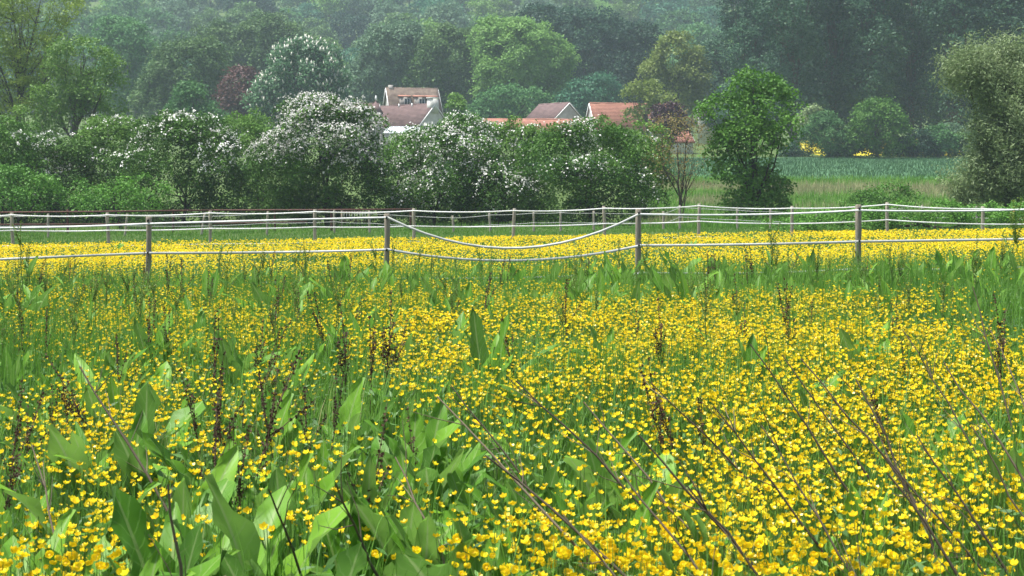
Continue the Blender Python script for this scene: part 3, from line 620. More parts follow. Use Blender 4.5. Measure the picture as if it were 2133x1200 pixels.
def dock_material():
    m, t, p, out = base_mat('dock_leaf'); N = t.nodes.new; L = t.links.new
    at = N('ShaderNodeAttribute'); at.attribute_name = 'across'; av = N('ShaderNodeAttribute'); av.attribute_name = 'var'
    oi = N('ShaderNodeObjectInfo'); r = N('ShaderNodeValToRGB'); L(oi.outputs['Random'], r.inputs[0])
    r.color_ramp.elements[0].color = (.07, .20, .014, 1); r.color_ramp.elements[1].color = (.17, .35, .028, 1)
    tc = N('ShaderNodeTexCoord'); nz = N('ShaderNodeTexNoise'); nz.inputs['Scale'].default_value = 9; L(tc.outputs['Object'], nz.inputs['Vector'])
    mm = N('ShaderNodeMix'); mm.data_type = 'RGBA'; mm.blend_type = 'MULTIPLY'; mm.inputs[0].default_value = .6
    rr = N('ShaderNodeValToRGB'); L(nz.outputs['Fac'], rr.inputs[0]); rr.color_ramp.elements[0].color = (.6, .7, .5, 1); rr.color_ramp.elements[1].color = (1.25, 1.15, 1.1, 1)
    L(r.outputs[0], mm.inputs[6]); L(rr.outputs[0], mm.inputs[7])
    rib = N('ShaderNodeMapRange'); rib.inputs['From Min'].default_value = .05; rib.inputs['From Max'].default_value = .13; rib.inputs['To Min'].default_value = .75; rib.inputs['To Max'].default_value = 0
    L(at.outputs['Fac'], rib.inputs['Value'])
    mr = N('ShaderNodeMix'); mr.data_type = 'RGBA'; L(rib.outputs[0], mr.inputs[0]); L(mm.outputs[2], mr.inputs[6]); mr.inputs[7].default_value = (.22, .32, .10, 1)
    sx = N('ShaderNodeSeparateXYZ'); L(tc.outputs['Object'], sx.inputs[0])
    def mth(op, a_, b_=None):
        k_ = N('ShaderNodeMath'); k_.operation = op
        for q_, v_ in enumerate((a_, b_)):
            if v_ is None: continue
            if isinstance(v_, (int, float)): k_.inputs[q_].default_value = v_
            else: L(v_, k_.inputs[q_])
        return k_.outputs[0]
    vein = mth('FRACT', mth('SUBTRACT', mth('ADD', mth('MULTIPLY', sx.outputs['Y'], 12.0), mth('MULTIPLY', nz.outputs['Fac'], .9)), mth('MULTIPLY', at.outputs['Fac'], 1.5)))
    vr = N('ShaderNodeMapRange'); vr.inputs['From Min'].default_value = .0; vr.inputs['From Max'].default_value = .16; vr.inputs['To Min'].default_value = .32; vr.inputs['To Max'].default_value = 0; L(vein, vr.inputs['Value'])
    mv = N('ShaderNodeMix'); mv.data_type = 'RGBA'; L(vr.outputs[0], mv.inputs[0]); L(mr.outputs[2], mv.inputs[6]); mv.inputs[7].default_value = (.20, .31, .09, 1); mr = mv
    g = N('ShaderNodeNewGeometry'); mb_ = N('ShaderNodeMix'); mb_.data_type = 'RGBA'; L(g.outputs['Backfacing'], mb_.inputs[0]); L(mr.outputs[2], mb_.inputs[6])
    hs = N('ShaderNodeHueSaturation'); hs.inputs['Saturation'].default_value = .88; hs.inputs['Value'].default_value = 1.05; L(mr.outputs[2], hs.inputs['Color']); L(hs.outputs[0], mb_.inputs[7])
    col = mb_.outputs[2]; L(col, p.inputs['Base Color']); p.inputs['Roughness'].default_value = .5; p.inputs['Specular IOR Level'].default_value = .25
    wv = N('ShaderNodeTexWave'); wv.inputs['Scale'].default_value = 7; wv.inputs['Distortion'].default_value = 5; mp_ = N('ShaderNodeMapping'); L(tc.outputs['Object'], mp_.inputs[0])
    L(mp_.outputs[0], wv.inputs[0]); b = N('ShaderNodeBump'); b.inputs['Strength'].default_value = .35; b.inputs['Distance'].default_value = .01; L(vr.outputs[0], b.inputs['Height']); L(b.outputs[0], p.inputs['Normal'])
    tr = N('ShaderNodeBsdfTranslucent'); L(col, tr.inputs['Color']); ms = N('ShaderNodeMixShader'); ms.inputs[0].default_value = .35
    L(p.outputs[0], ms.inputs[1]); L(tr.outputs[0], ms.inputs[2]); L(ms.outputs[0], out.inputs['Surface']); return m
M_dock = dock_material()

def dock_leaf(seed, aspect=.34, curl=.5, rows=9):
    """leaf of unit length: stalk at the origin, blade along +y, face to +z"""
    rng = np.random.default_rng(seed); t = np.linspace(0, 1, rows); cols = np.array([-1, -.5, 0, .5, 1.])
    prof = np.interp(t, [0, .12, .2, .3, .45, .62, .8, .92, 1], [.05, .05, .4, .85, 1, .97, .74, .46, .06]) * aspect / 2
    ph = rng.uniform(0, 6.28); ang = np.cumsum(np.full(rows, curl / rows)); ds = 1 / (rows - 1)
    y = np.concatenate([[0], np.cumsum(np.cos(ang[:-1]) * ds)]); z = np.concatenate([[0], -np.cumsum(np.sin(ang[:-1]) * ds)])
    bend = rng.uniform(-.06, .06); V = []; A = []
    for i in range(rows):
        for c in cols:
            wv = .10 * aspect * 3 * math.sin(t[i] * 19 + ph + (2 if c > 0 else 0)) * (abs(c) > .9) * (t[i] > .2)
            V.append((c * prof[i] * .95 + bend * math.sin(t[i] * 3.1), y[i], z[i] + abs(c) * prof[i] * .3 + wv * .5)); A.append(abs(c) * prof[i] / (aspect / 2) if c else 0)
    V = np.array(V); q = []
    for i in range(rows - 1):
        for c in range(4): a = i * 5 + c; q.append((a, a + 1, a + 6, a + 5))
    return mk_mesh('leaf', V, np.array(q), np.full(len(V), .5), True, M_dock, np.array([0 if (k % 5) == 2 else .5 + .5 * (k % 5 in (0, 4)) for k in range(len(V))]))
DL = [dock_leaf(20 + i, [.27, .31, .23, .27, .21, .30][i], [.3, .7, .15, 1.0, .45, .4][i], 12) for i in range(6)]
DN = [dock_leaf(40 + i, [.17, .20, .15][i], [.15, .5, .9][i], 8) for i in range(3)]

def leaf_at(parent, me, loc, azim, incl, length, roll=0., name='leaf', wid=1.0):
    """leaf leaving loc toward azim, inclined incl radians from the vertical"""
    q = Quaternion((0, 0, 1), azim) @ Quaternion((1, 0, 0), math.pi / 2 - incl) @ Quaternion((0, 1, 0), roll)
    return link(name, me, parent, loc=loc, rot=q, scale=(length * wid, length, length))

rng = np.random.default_rng(5)
def dock(x, y, h, n, label, group='dock plants among the buttercups', narrow=False, seed=None):
    r = np.random.default_rng(seed if seed is not None else int(abs(x * 1000) + y * 777))
    e = link('dock_plant', None, loc=(x, y, g1(x, y) - .02), label=label, cat='plant', group=group)
    for i in range(n):
        az_ = r.uniform(0, 6.28); inc = abs(r.normal(0, .17 if narrow else .28)) + (.05 if i < 2 else .12); ln = h * r.uniform(.8, 1.05) / max(.6, math.cos(inc * .9)) * (1 if i < 3 else r.uniform(.6, .95))
        leaf_at(e, (DN if narrow else DL)[r.integers(0, 3 if narrow else 6)], (r.normal() * .025, r.normal() * .025, 0), az_, inc, ln, r.normal() * .25, wid=r.uniform(.8, 1.1))
    return e

DOCKS = [(525, 955, 4.6, 9), (450, 1045, 4.4, 8), (345, 1000, 4.4, 8), (290, 1090, 4.1, 7), (165, 1060, 4.5, 5), (15, 1020, 4.5, 6), (70, 1120, 4.0, 6), (640, 1080, 4.2, 6), (700, 1110, 4.1, 6),
         (770, 985, 4.7, 5), (835, 930, 4.9, 8), (905, 1010, 4.6, 7), (985, 1025, 4.6, 5), (945, 1120, 4.0, 7), (600, 1130, 3.95, 6), (865, 808, 6.3, 6), (905, 862, 5.9, 6), (825, 845, 6.3, 5), (270, 835, 6.3, 8), (300, 780, 7.0, 5), (95, 738, 8.0, 6),
         (1525, 1050, 4.5, 4), (1490, 1120, 4.2, 5), (1690, 1010, 5.0, 4), (1825, 1005, 5.1, 4), (1575, 690, 9, 6), (1635, 735, 8.3, 6), (1775, 665, 9.5, 5), (1765, 760, 8.2, 5), (1930, 835, 6.6, 3), (2040, 865, 6.3, 4), (2095, 905, 5.8, 4), (1990, 660, 10.5, 7),
         (1225, 735, 9.2, 5), (1190, 690, 10, 6), (1100, 800, 7.2, 6), (1125, 925, 5.6, 6), (1215, 885, 6.0, 6), (1305, 880, 6.0, 6), (1365, 955, 5.3, 5), (1440, 810, 7.2, 5), (1270, 830, 6.9, 6), (1180, 960, 5.2, 6), (545, 715, 9.6, 6), (375, 675, 10.5, 6), (225, 700, 10, 6), (700, 780, 7.4, 6), (460, 850, 6.2, 5), (560, 800, 7, 5), (150, 840, 6.4, 5), (610, 900, 5.6, 5), (380, 930, 5.2, 5), (490, 880, 5.9, 5)]
DLAB = {0: 'tall dock with the broadest leaf, standing left of centre near the bottom', 2: 'dock with a leaf curling over to a withered brown tip', 5: 'dock with broad leaves at the lower left corner', 9: 'dock with one pale broad notched leaf left of the narrow upright clump', 10: 'dense clump of narrow upright dock leaves below the middle', 13: 'dock with large leaves at the bottom edge, left of centre', 15: 'dock with tall rounded leaf amid buttercups in the middle', 18: 'dock with two broad dark leaves in the left half', 21: 'single big dock leaf with pale midrib near the bottom right', 25: 'tall dock with wing-like leaves in the dense yellow patch', 32: 'dock with fan of wide leaves at the right by the tall stalks'}
ORD = 'first second third fourth fifth sixth seventh eighth ninth tenth eleventh twelfth thirteenth fourteenth fifteenth sixteenth seventeenth eighteenth nineteenth twentieth'.split()
ORD += ['twenty-' + o for o in ORD[:9]] + ['thirtieth'] + ['thirty-' + o for o in ORD[:9]]
def drow(d): return 0 if d < 5 else (1 if d < 6.7 else 2)
for row in range(3):
    ids = sorted([i for i in range(len(DOCKS)) if drow(DOCKS[i][2]) == row and i not in DLAB], key=lambda i: DOCKS[i][0])
    for q, i in enumerate(ids): DLAB[i] = ORD[q] + ' smaller dock from the left ' + ('along the bottom edge of the meadow', 'in the middle row of near docks', 'in the upper row of near docks amid the yellow')[row]
for i, (px, py, d, n) in enumerate(DOCKS):
    x = wx(px, d); h = wz(py, d) - g1(x, d)
    dock(x, d, max(.3, h), n, DLAB.get(i, 'upright green dock with broad leaves rising through the near buttercups'), group='docks in the near meadow', seed=50 + i)
r = np.random.default_rng(91)
k = 0
while k < 140:
    d = math.sqrt(r.uniform(4.6 ** 2, 13 ** 2)); u = r.uniform(-.38, .38)
    if r.random() > (.95 if u < .1 and d < 7 else .75 if u < .07 else .16): continue
    k += 1; dock(u * d, d, r.uniform(.34, .56), int(r.integers(3, 7)), 'small broad-leaved dock scattered among the buttercups of the near half', group='small docks in the near half', narrow=r.random() < .6, seed=5000 + k)
k = 0
while k < 190:
    d = math.sqrt(r.uniform(9 ** 2, 20.5 ** 2)); u = r.uniform(-.385, .385)
    band = 1.0 if (d > 14 and u > .05) else (.55 if u < -.02 else .22 if d < 14 else .6)
    if r.random() > band: continue
    k += 1; dock(u * d, d, r.uniform(.4, .75), int(r.integers(4, 8)), 'slender green dock in the crowd of docks towards the front fence', group='docks towards the front fence', narrow=r.random() < .6, seed=2000 + k)

for i, (px, py) in enumerate([(260, 522), (245, 505), (640, 518), (960, 500), (770, 503), (1035, 548), (1060, 545), (1085, 552), (1000, 556), (870, 556), (1440, 520), (1290, 545), (1700, 545), (460, 512), (1560, 505), (130, 548)]):
    d = H * F / (py - HY) * .93; x = wx(px, d)
    dock(x, d, r.uniform(.24, .36), 8, 'dark green dock tuft dotting the yellow paddock beyond the front fence', group='dock tufts in the paddock', narrow=i % 3 == 0, seed=7000 + i)

# flowering docks: green spires
def spire_mesh(seed, h=1.0):
    r = np.random.default_rng(seed); mb = MB(); t = np.linspace(0, 1, 6)
    P = np.stack([.03 * np.sin(t * 2 + seed), .03 * np.cos(t * 3 + seed) - .03, t * h], -1); mb.tube(P, .006 * (1 - .7 * t), 4, False)
    br = [(P, .5)]
    for b in range(int(r.integers(2, 6))):
        f = r.uniform(.45, .8); a = P[0] + (P[-1] - P[0]) * f; dr = np.array([r.normal() * .35, r.normal() * .35, 1]); dr /= np.linalg.norm(dr); ln = r.uniform(.12, .28) * h
        q = np.stack([a, a + dr * ln * .5, a + dr * ln + np.array([0, 0, .02])]); mb.tube(q, np.array([.003, .0025, .0015]), 3, False); br.append((q, 0))
    C = []
    for q, f0 in br:
        for s in np.arange(f0, 1.0, .035 if f0 else .09): 
            j = s * (len(q) - 1); i0 = int(j); C.append(q[i0] + (q[min(i0 + 1, len(q) - 1)] - q[i0]) * (j - i0))
    C = np.array(C); n = len(C) * 7; P2 = np.repeat(C, 7, 0) + r.normal(size=(n, 3)) * np.array([.008, .008, .009]) * h
    V, Fs = tile(LEAF_V, LEAF_F, frames(r.normal(size=(n, 3)), r), P2, .016 * h * r.uniform(.6, 1.3, n))
    return mb.mesh('stem', LM['stalk'], True), mk_mesh('flower_spike', V, Fs, np.repeat(r.random(n), 4), False, LM['spike'])
SP = [spire_mesh(s) for s in range(6)]
SPL = [(1605, 455, 17, 'tall green flowering dock reaching up to the white tapes, right of centre'), (65, 455, 15, 'tall green flowering dock near the left edge reaching the tapes'), (2108, 405, 14, 'tallest green flowering dock at the right edge'), (2030, 480, 15, 'green flowering dock left of the tallest one at the right edge'), (285, 560, 12, None), (325, 560, 12.5, None), (475, 520, 16, None), (440, 505, 17, None), (180, 560, 13, None), (1185, 545, 15, None), (905, 570, 15, None), (840, 580, 14, None), (640, 520, 17, None), (1215, 510, 17, None), (1430, 560, 14, None), (1900, 540, 13, None), (1540, 590, 12, None), (610, 510, 17.5, None), (545, 530, 16, None), (1815, 500, 16, None), (1955, 560, 12.5, None), (100, 530, 15, None), (30, 560, 13, None), (370, 590, 12, None), (730, 600, 12.5, None)]
def spire(x, y, h, label, i):
    r = np.random.default_rng(700 + i); st, sp = SP[i % 6]
    e = link('flowering_dock', st, loc=(x, y, g1(x, y) - .02), rot=(r.normal() * .05, r.normal() * .05, r.uniform(0, 6.28)), scale=h, label=label, cat='plant', group='flowering docks in the meadow')
    link('flower_spike', sp, e, kind='stuff')
    for j in range(int(r.integers(3, 6))):
        zz = r.uniform(.05, .55); leaf_at(e, DN[r.integers(0, 3)] if zz > .2 else DL[r.integers(0, 6)], (0, 0, zz), r.uniform(0, 6.28), r.uniform(.25, .7), r.uniform(.22, .36) * (1.2 - zz * .6))
for i, (px, py, d, lab) in enumerate(SPL):
    x = wx(px, d); spire(x, d, wz(py, d) - g1(x, d), lab or 'green flowering dock spire standing above the buttercups', i)
k = 0
while k < 60:
    d = math.sqrt(r.uniform(10 ** 2, 20.3 ** 2)); u = r.uniform(-.385, .385)
    if r.random() > (1 if (u < -.05 or d > 14.5) else .3): continue
    spire(u * d, d, r.uniform(.6, .95), 'green flowering dock spire standing above the buttercups', 40 + k); k += 1

# dead dock stalks with dark seed whorls
def dead_mesh(seed):
    r = np.random.default_rng(seed); mb = MB(); t = np.linspace(0, 1, 7)
    P = np.stack([.04 * np.sin(t * 2.5 + seed), .03 * np.sin(t * 2 + 2 * seed), t], -1); P -= P[0]; mb.tube(P, .0052 * (1 - .65 * t), 4, False, .4)
    br = [(P, .42, .032)]
    for b in range(int(r.integers(2, 6))):
        f = r.uniform(.35, .72); i0 = int(f * 6); a = P[i0]; dr = np.array([r.normal() * .2, r.normal() * .2, 1]); dr /= np.linalg.norm(dr); ln = r.uniform(.22, .42)
        q = np.stack([a, a + dr * ln * .35 + r.normal(size=3) * .01, a + dr * ln * .7, a + dr * ln]); mb.tube(q, np.array([.0035, .003, .0025, .0015]), 3, False, .6); br.append((q, .2, .09))
    C = []
    for q, f0, st in br:
        for s in np.arange(f0, 1.0, st):
            if r.random() < .2: continue
            j = s * (len(q) - 1); i0 = int(j); C.append(q[i0] + (q[min(i0 + 1, len(q) - 1)] - q[i0]) * (j - i0))
    C = np.array(C); n = len(C) * 6; P2 = np.repeat(C, 6, 0) + r.normal(size=(n, 3)) * np.array([.0085, .0085, .006])
    V, Fs = tile(LEAF_V * np.array([1.3, 1, 1]), LEAF_F, frames(r.normal(size=(n, 3)), r), P2, 0.0165 * r.uniform(.6, 1.5, n))
    return mb.mesh('stem', M_dead, True), mk_mesh('seed_head', V, Fs, np.repeat(r.random(n), 4), False, M_seed)
DS = [dead_mesh(s) for s in range(7)]
DEAD = [(785, 600, 9, 0, 'tall dark dead stalk crowded with seeds left of the middle'), (770, 650, 8.6, .02, None), (460, 640, 9, .05, 'dead brown stalk leaning left with dark seeds, left of the middle'), (580, 615, 11, 0, None), (95, 635, 11, -.03, None), (1463, 560, 14, 0, 'dead brown stalk standing alone right of the middle near the docks'), (2062, 600, 9.5, -.1, 'tall dead stalk with dark lump of seeds at the right edge'), (2085, 640, 8.5, .08, None), (1355, 780, 6.6, -.35, 'leaning dead stalk with thick dark seed head in the yellow patch'), (1868, 620, 11, 0, None), (470, 760, 6.9, 0, None), (525, 765, 7, -.25, None), (690, 770, 7.2, .05, None), (30, 770, 6.6, .12, 'dead stalk with dark seeds standing at the left edge'), (110, 735, 7.5, -.45, 'dead stalk bowed to the left with dark seeds near the left edge'), (390, 760, 7, -.15, None), (500, 860, 5.8, .05, None), (640, 800, 6.8, -.1, None), (240, 690, 9, -.1, None), (345, 640, 10.5, 0, None), (610, 590, 12.5, .03, None), (855, 840, 6.1, 0, None), (40, 880, 5.4, .2, None), (1640, 800, 7.4, 0, None), (1470, 820, 6.6, -.15, None), (1815, 800, 6.4, -.3, 'short dead stalk with a dark plume at its tip among the buttercups')]
def deadstalk(x, y, h, lean, label, i):
    r = np.random.default_rng(1500 + i); st, sd_ = DS[i % 7]
    e = link('dead_dock_stalk', st, loc=(x, y, g1(x, y) - .02), rot=(r.normal() * .05, lean + r.normal() * .04, 0), scale=h, label=label or 'upright brown dead dock stalk dotted with dark seeds', cat='plant', group='dead dock stalks in the meadow')
    link('seed_head', sd_, e, kind='stuff')
for i, (px, py, d, ln, lab) in enumerate(DEAD):
    x = wx(px, d); h = wz(py, d) - g1(x, d); deadstalk(x - math.sin(ln) * h, d, h / math.cos(ln), ln, lab, i)
k = 0
while k < 85:
    d = math.sqrt(r.uniform(5.5 ** 2, 19 ** 2)); u = r.uniform(-.38, .38)
    if r.random() > (1 if u < -.08 else .3): continue
    deadstalk(u * d, d, r.uniform(.45, .85), r.normal() * .14, None, 60 + k); k += 1

# long dry stems leaning across the right foreground: (tip px, tip py, lower px, lower py, distance)
DRY = [(905, 840, 1240, 1200, 4.7), (1075, 800, 1330, 1060, 5.4), (1220, 850, 1500, 1200, 5.0), (1560, 715, 1890, 1215, 5.6), (1490, 850, 1740, 1200, 4.8), (1010, 955, 1300, 1210, 4.4), (1330, 905, 1570, 1190, 4.6), (1885, 690, 2060, 1000, 6.2), (2040, 600, 2110, 900, 7.0), (1980, 760, 2150, 1040, 5.4), (1690, 760, 2010, 1190, 5.2), (1600, 900, 1760, 1190, 4.4), (1750, 850, 2060, 1210, 4.7), (1350, 790, 1560, 1010, 5.8), (1170, 1060, 1330, 1200, 4.1), (1630, 740, 1800, 990, 6.0), (1900, 900, 2080, 1180, 4.6), (2010, 880, 2140, 1110, 5.0), (1430, 1010, 1600, 1210, 4.2), (940, 800, 1090, 1010, 5.9), (600, 1090, 560, 1020, 4.1), (60, 930, 110, 1010, 5.0), (390, 1080, 350, 1010, 4.0), (150, 770, 330, 1040, 5.6), (1800, 800, 1960, 1190, 4.9), (1840, 980, 1990, 1200, 4.3), (2080, 690, 2140, 850, 6.5), (1300, 1000, 1460, 1190, 4.3), (760, 1080, 700, 1010, 4.2), (820, 960, 900, 1120, 4.9)]
DRYO = sorted(range(len(DRY)), key=lambda i: min(DRY[i][0], DRY[i][2]))
for i, (xa, ya, xb, yb, d) in enumerate(DRY):
    r = np.random.default_rng(3100 + i)
    tip = np.array([wx(xa, d), d + r.uniform(-.1, .2), wz(ya, d)]); lo = np.array([wx(xb, d - .15), d - .15, wz(yb, d - .15)])
    if tip[2] < lo[2]: tip, lo = lo, tip
    dv = lo - tip; g = g1(lo[0], lo[1]); f = (tip[2] - g) / max(1e-3, tip[2] - lo[2]); f = min(f, 2.2); base = tip + dv * f; base[2] = g1(base[0], base[1]) - .02
    t = np.linspace(0, 1, 9); P = (base + (tip - base) * t[:, None]) - base; ln = np.linalg.norm(P[-1]); P[1:-1] += r.normal(size=(7, 3)) * .005; P[:, 2] += .03 * np.sin(t * math.pi)
    mb = MB(); mb.tube(P, .0068 * (1 - .6 * t) * r.uniform(.8, 1.2), 5, False, r.random())
    tw = MB()
    for j in range(int(r.integers(4, 9))):
        a = P[int(r.integers(3, 8))]; dr = unit((P[-1] - P[0]) / ln + r.normal(size=3) * .45); l_ = r.uniform(.05, .22); tw.tube(np.stack([a, a + dr * l_ * .5 + r.normal(size=3) * .006, a + dr * l_]), np.array([.0024, .0018, .001]), 3, False, r.random())
    e = link('dry_stem', mb.mesh('dry_stem', M_dry, True), loc=tuple(base), cat='plant', group='dry stems leaning over the near meadow', label=ORD[DRYO.index(i)] + ' dry grey-brown stem from the left, leaning over the near buttercups')
    link('twigs', tw.mesh('twigs', M_dry, True), e, kind='stuff')

# ------------------------------------------------------------------ buttercups
def flower_template(n, seg=1):
    """cup of n petals, unit radius, opening to +z"""
    V = []; q = []
    for i in range(n):
        a = i * 2 * math.pi / n; w_ = .62 * math.pi * 2 / n
        def P(r_, da, z): return (math.cos(a + da) * r_, math.sin(a + da) * r_, z)
        b = len(V)
        if seg == 1:
            V += [P(.1, 0, -.1), P(.85, -w_, .32), P(1.0, 0, .82), P(.85, w_, .32)]; q.append((b, b + 1, b + 2, b + 3))
        else:
            V += [P(.12, -.3, -.12), P(.12, .3, -.12), P(.72, -w_, .10), P(.78, 0, .02), P(.72, w_, .10), P(.92, -w_ * .92, .6), P(1.02, 0, .5), P(.92, w_ * .92, .6), P(.90, -w_ * .45, .95), P(.92, w_ * .45, .95)]
            q += [(b, b + 3, b + 2, b), (b, b + 1, b + 4, b + 3), (b + 2, b + 3, b + 6, b + 5), (b + 3, b + 4, b + 7, b + 6), (b + 5, b + 6, b + 9, b + 8), (b + 6, b + 7, b + 9, b + 9)]
    V = np.array(V, float)
    Q = [x for x in q if len(set(x)) == 4]; T_ = [tuple(dict.fromkeys(x)) for x in q if len(set(x)) == 3]
    return V, ([np.array(Q)] + ([np.array(T_)] if T_ else []))

def samp(n, d0, d1, m=1.2):
    dd = np.empty(0)
    while len(dd) < n:
        q = r.uniform(d0, d1, n); dd = np.concatenate([dd, q[r.random(n) < (.37 * q + m) / (.37 * d1 + m)]])
    dd = dd[:n]; return r.uniform(-1, 1, n) * (.37 * dd + m), dd
def density(u, d):
    D = .24 + np.zeros_like(u)
    for (a, b, su, sd_, am) in [(.17, 10, .12, 4.0, 2.0), (.28, 8, .09, 3, 1.2), (.15, 4.6, .16, .9, .6), (.32, 4.8, .1, 1., .4), (-.06, 11, .05, 4, .55), (-.25, 13.5, .08, 2.2, .9), (-.16, 13, .06, 2, .5), (-.02, 16, .1, 1.6, .5), (-.3, 6.3, .07, 1.2, .45), (-.17, 6.2, .08, 1., .45), (-.29, 8.2, .05, .9, .6), (.02, 5.2, .07, .8, .35), (-.3, 4.9, .06, .5, .35), (-.11, 5.2, .05, .6, .4), (.07, 8.5, .06, 1.5, .4),
                                (-.19, 4.3, .07, .5, -.35), (-.07, 4.4, .05, .45, -.3), (.22, 17.6, .16, 1.9, -.3), (.05, 18.6, .1, 1.2, -.35), (-.3, 17, .12, 1.6, -.1), (-.09, 8.3, .05, 1.2, -.3), (.36, 13, .05, 3, -.5), (-.35, 10, .05, 3, -.3), (.02, 10.5, .045, 2.2, -.35), (-.12, 9.5, .03, 1.6, -.2)]:
        D += am * np.exp(-((u - a) / su) ** 2 - ((d - b) / sd_) ** 2)
    return D
r = np.random.default_rng(321)
n = 180000
x, d = samp(n, 3.1, 20.3); u = x / d
D = density(u, d) * (.16 + 1.75 * vnoise(x, d * .8, .5, 3) ** 1.4 * (.3 + 1.5 * vnoise(x, d * .7, 1.5, 4)))
keep = r.random(n) < D * .8
x, d, u = x[keep], d[keep], u[keep]; n = len(x)
z0 = gz(x, d); hgt = .20 + .17 * r.random(n) + .08 * vnoise(x, d, 2.2, 6)
print('near buttercups', n)
hgt = np.where(r.random(n) < .12, hgt * .75, hgt)
tilt = np.stack([r.normal(size=n) * .35, r.normal(size=n) * .35 - .12, np.ones(n)], -1); lean = r.normal(size=(n, 2)) * .03
top = np.stack([x + lean[:, 0], d + lean[:, 1], z0 + hgt], -1); bot = np.stack([x, d, z0 - .01], -1)
size = .0138 * r.uniform(.62, 1.22, n); size[r.random(n) < .1] *= .6
var = r.random(n)
# the 300 that show largest: those in view nearest the camera
py = HY + (H - top[:, 2]) / d * F; inview = (np.abs(u) < .352) & (py < 1195)
order = np.argsort(np.where(inview, d, 99)); near = order[:300]; rest = np.setdiff1d(np.arange(n), near)
FV, FF = flower_template(5, 2)
def hero_flower(s):
    rr_ = np.random.default_rng(s); V = FV.copy() * (1 + rr_.normal(size=(len(FV), 1)) * .05); return mk_mesh('flower', V * .0128, FF, np.repeat(rr_.random(5), 10), True, M_petal)
HF = [hero_flower(s) for s in range(5)]
a = np.arange(7) * 2 * math.pi / 7
hv = np.concatenate([np.stack([np.cos(a) * .004, np.sin(a) * .004, np.full(7, -.0005)], -1), np.stack([np.cos(a) * .0045, np.sin(a) * .0045, np.full(7, .004)], -1), [(0, 0, .006)]]); kk = np.arange(7)
HH = mk_mesh('heart', hv, [np.stack([kk, (kk + 1) % 7, 7 + (kk + 1) % 7, 7 + kk], -1), np.stack([7 + kk, 7 + (kk + 1) % 7, np.full(7, 14)], -1)], np.full(15, .5), True, M_heart)
def hero_stem(s):
    rr_ = np.random.default_rng(s + 60); mb = MB(); t = np.linspace(0, 1, 5); P = np.stack([.03 * np.sin(t * 3 + s) * t * (1 - t) * 2, .03 * np.cos(t * 2 + s) * t * (1 - t) * 2, t], -1)
    mb.tube(P, .0016 * (1 - .4 * t) * 2.0, 4, False, rr_.random())
    n_ = 9; C = np.stack([rr_.normal(size=n_) * .05, rr_.normal(size=n_) * .05, rr_.uniform(.3, .75, n_)], -1); V, Fs = tile(LONG_V, LEAF_F, frames(rr_.normal(size=(n_, 3)) + np.array([0, 0, 1.]), rr_), C, rr_.uniform(.07, .14, n_)); mb.add(V, Fs, np.repeat(rr_.random(n_), 4))
    return mb.mesh('stem', LM['stalk'], True)
HS = [hero_stem(s) for s in range(6)]
for j, i in enumerate(near):
    dv = Vector(top[i] - bot[i]); e = link('buttercup', HS[j % 6], loc=tuple(bot[i]), rot=Vector((0, 0, 1)).rotation_difference(dv.normalized()), scale=dv.length, label='yellow buttercup with cupped glossy petals in the front of the meadow', cat='flower', group='buttercups nearest the viewer')
    f = link('flower', HF[j % 5], e, loc=(0, 0, 1), rot=Vector((0, 0, 1)).rotation_difference(Vector(tilt[i]).normalized()) @ Quaternion((0, 0, 1), j * 1.7), scale=float(size[i] / .0125 / dv.length)); link('heart', HH, f)
# the rest of the near buttercups, as one mass
def butter_mass(idx, FVt, FFt, name):
    R = frames(tilt[idx], r); V, Fs = tile(FVt, FFt, R, top[idx], size[idx]); return V, Fs, np.repeat(var[idx], len(FVt))
V1, F1, A1 = butter_mass(rest, *flower_template(5, 1), 'x')
pm = mk_mesh('buttercups', V1, F1, A1, False, M_petal)
e = link('buttercups', None, label='countless yellow buttercups filling the meadow up to the front fence', kind='stuff', cat='flowers')
link('blossoms', pm, e, kind='stuff')
ST = np.array([(-.5, 0, 0), (.5, 0, 0), (.4, 0, 1), (-.4, 0, 1)], float)
ax = top[rest] - bot[rest]; ln = np.linalg.norm(ax, axis=1); N_ = ax / ln[:, None]; ang = r.uniform(-.8, .8, len(rest)); tx = np.stack([np.cos(ang), np.sin(ang), np.zeros(len(rest))], -1); ty = unit(np.cross(N_, tx)); tx = np.cross(ty, N_)
V2, F2 = tile(ST, LEAF_F, np.stack([tx, ty, N_], -1), bot[rest], np.stack([np.full(len(rest), .0032), np.ones(len(rest)), ln], -1))
link('stems', mk_mesh('stems', V2, F2, np.repeat(r.random(len(rest)), 4), False, LM['stalk']), e, kind='stuff')
# finely cut buttercup leaves between the stems
m_ = 82000; xx, dd = samp(m_, 3.0, 20.3)
Pp = np.stack([xx, dd, gz(xx, dd) + r.uniform(.03, .33, m_)], -1)
V3, F3 = tile(LONG_V, LEAF_F, frames(r.normal(size=(m_, 3)) * .8 + np.array([0, -.3, .8]), r), Pp, r.uniform(.035, .08, m_))
link('leaves', mk_mesh('leaves', V3, F3, np.repeat(r.random(m_), 4), False, LM['buttercupleaf']), e, kind='stuff')

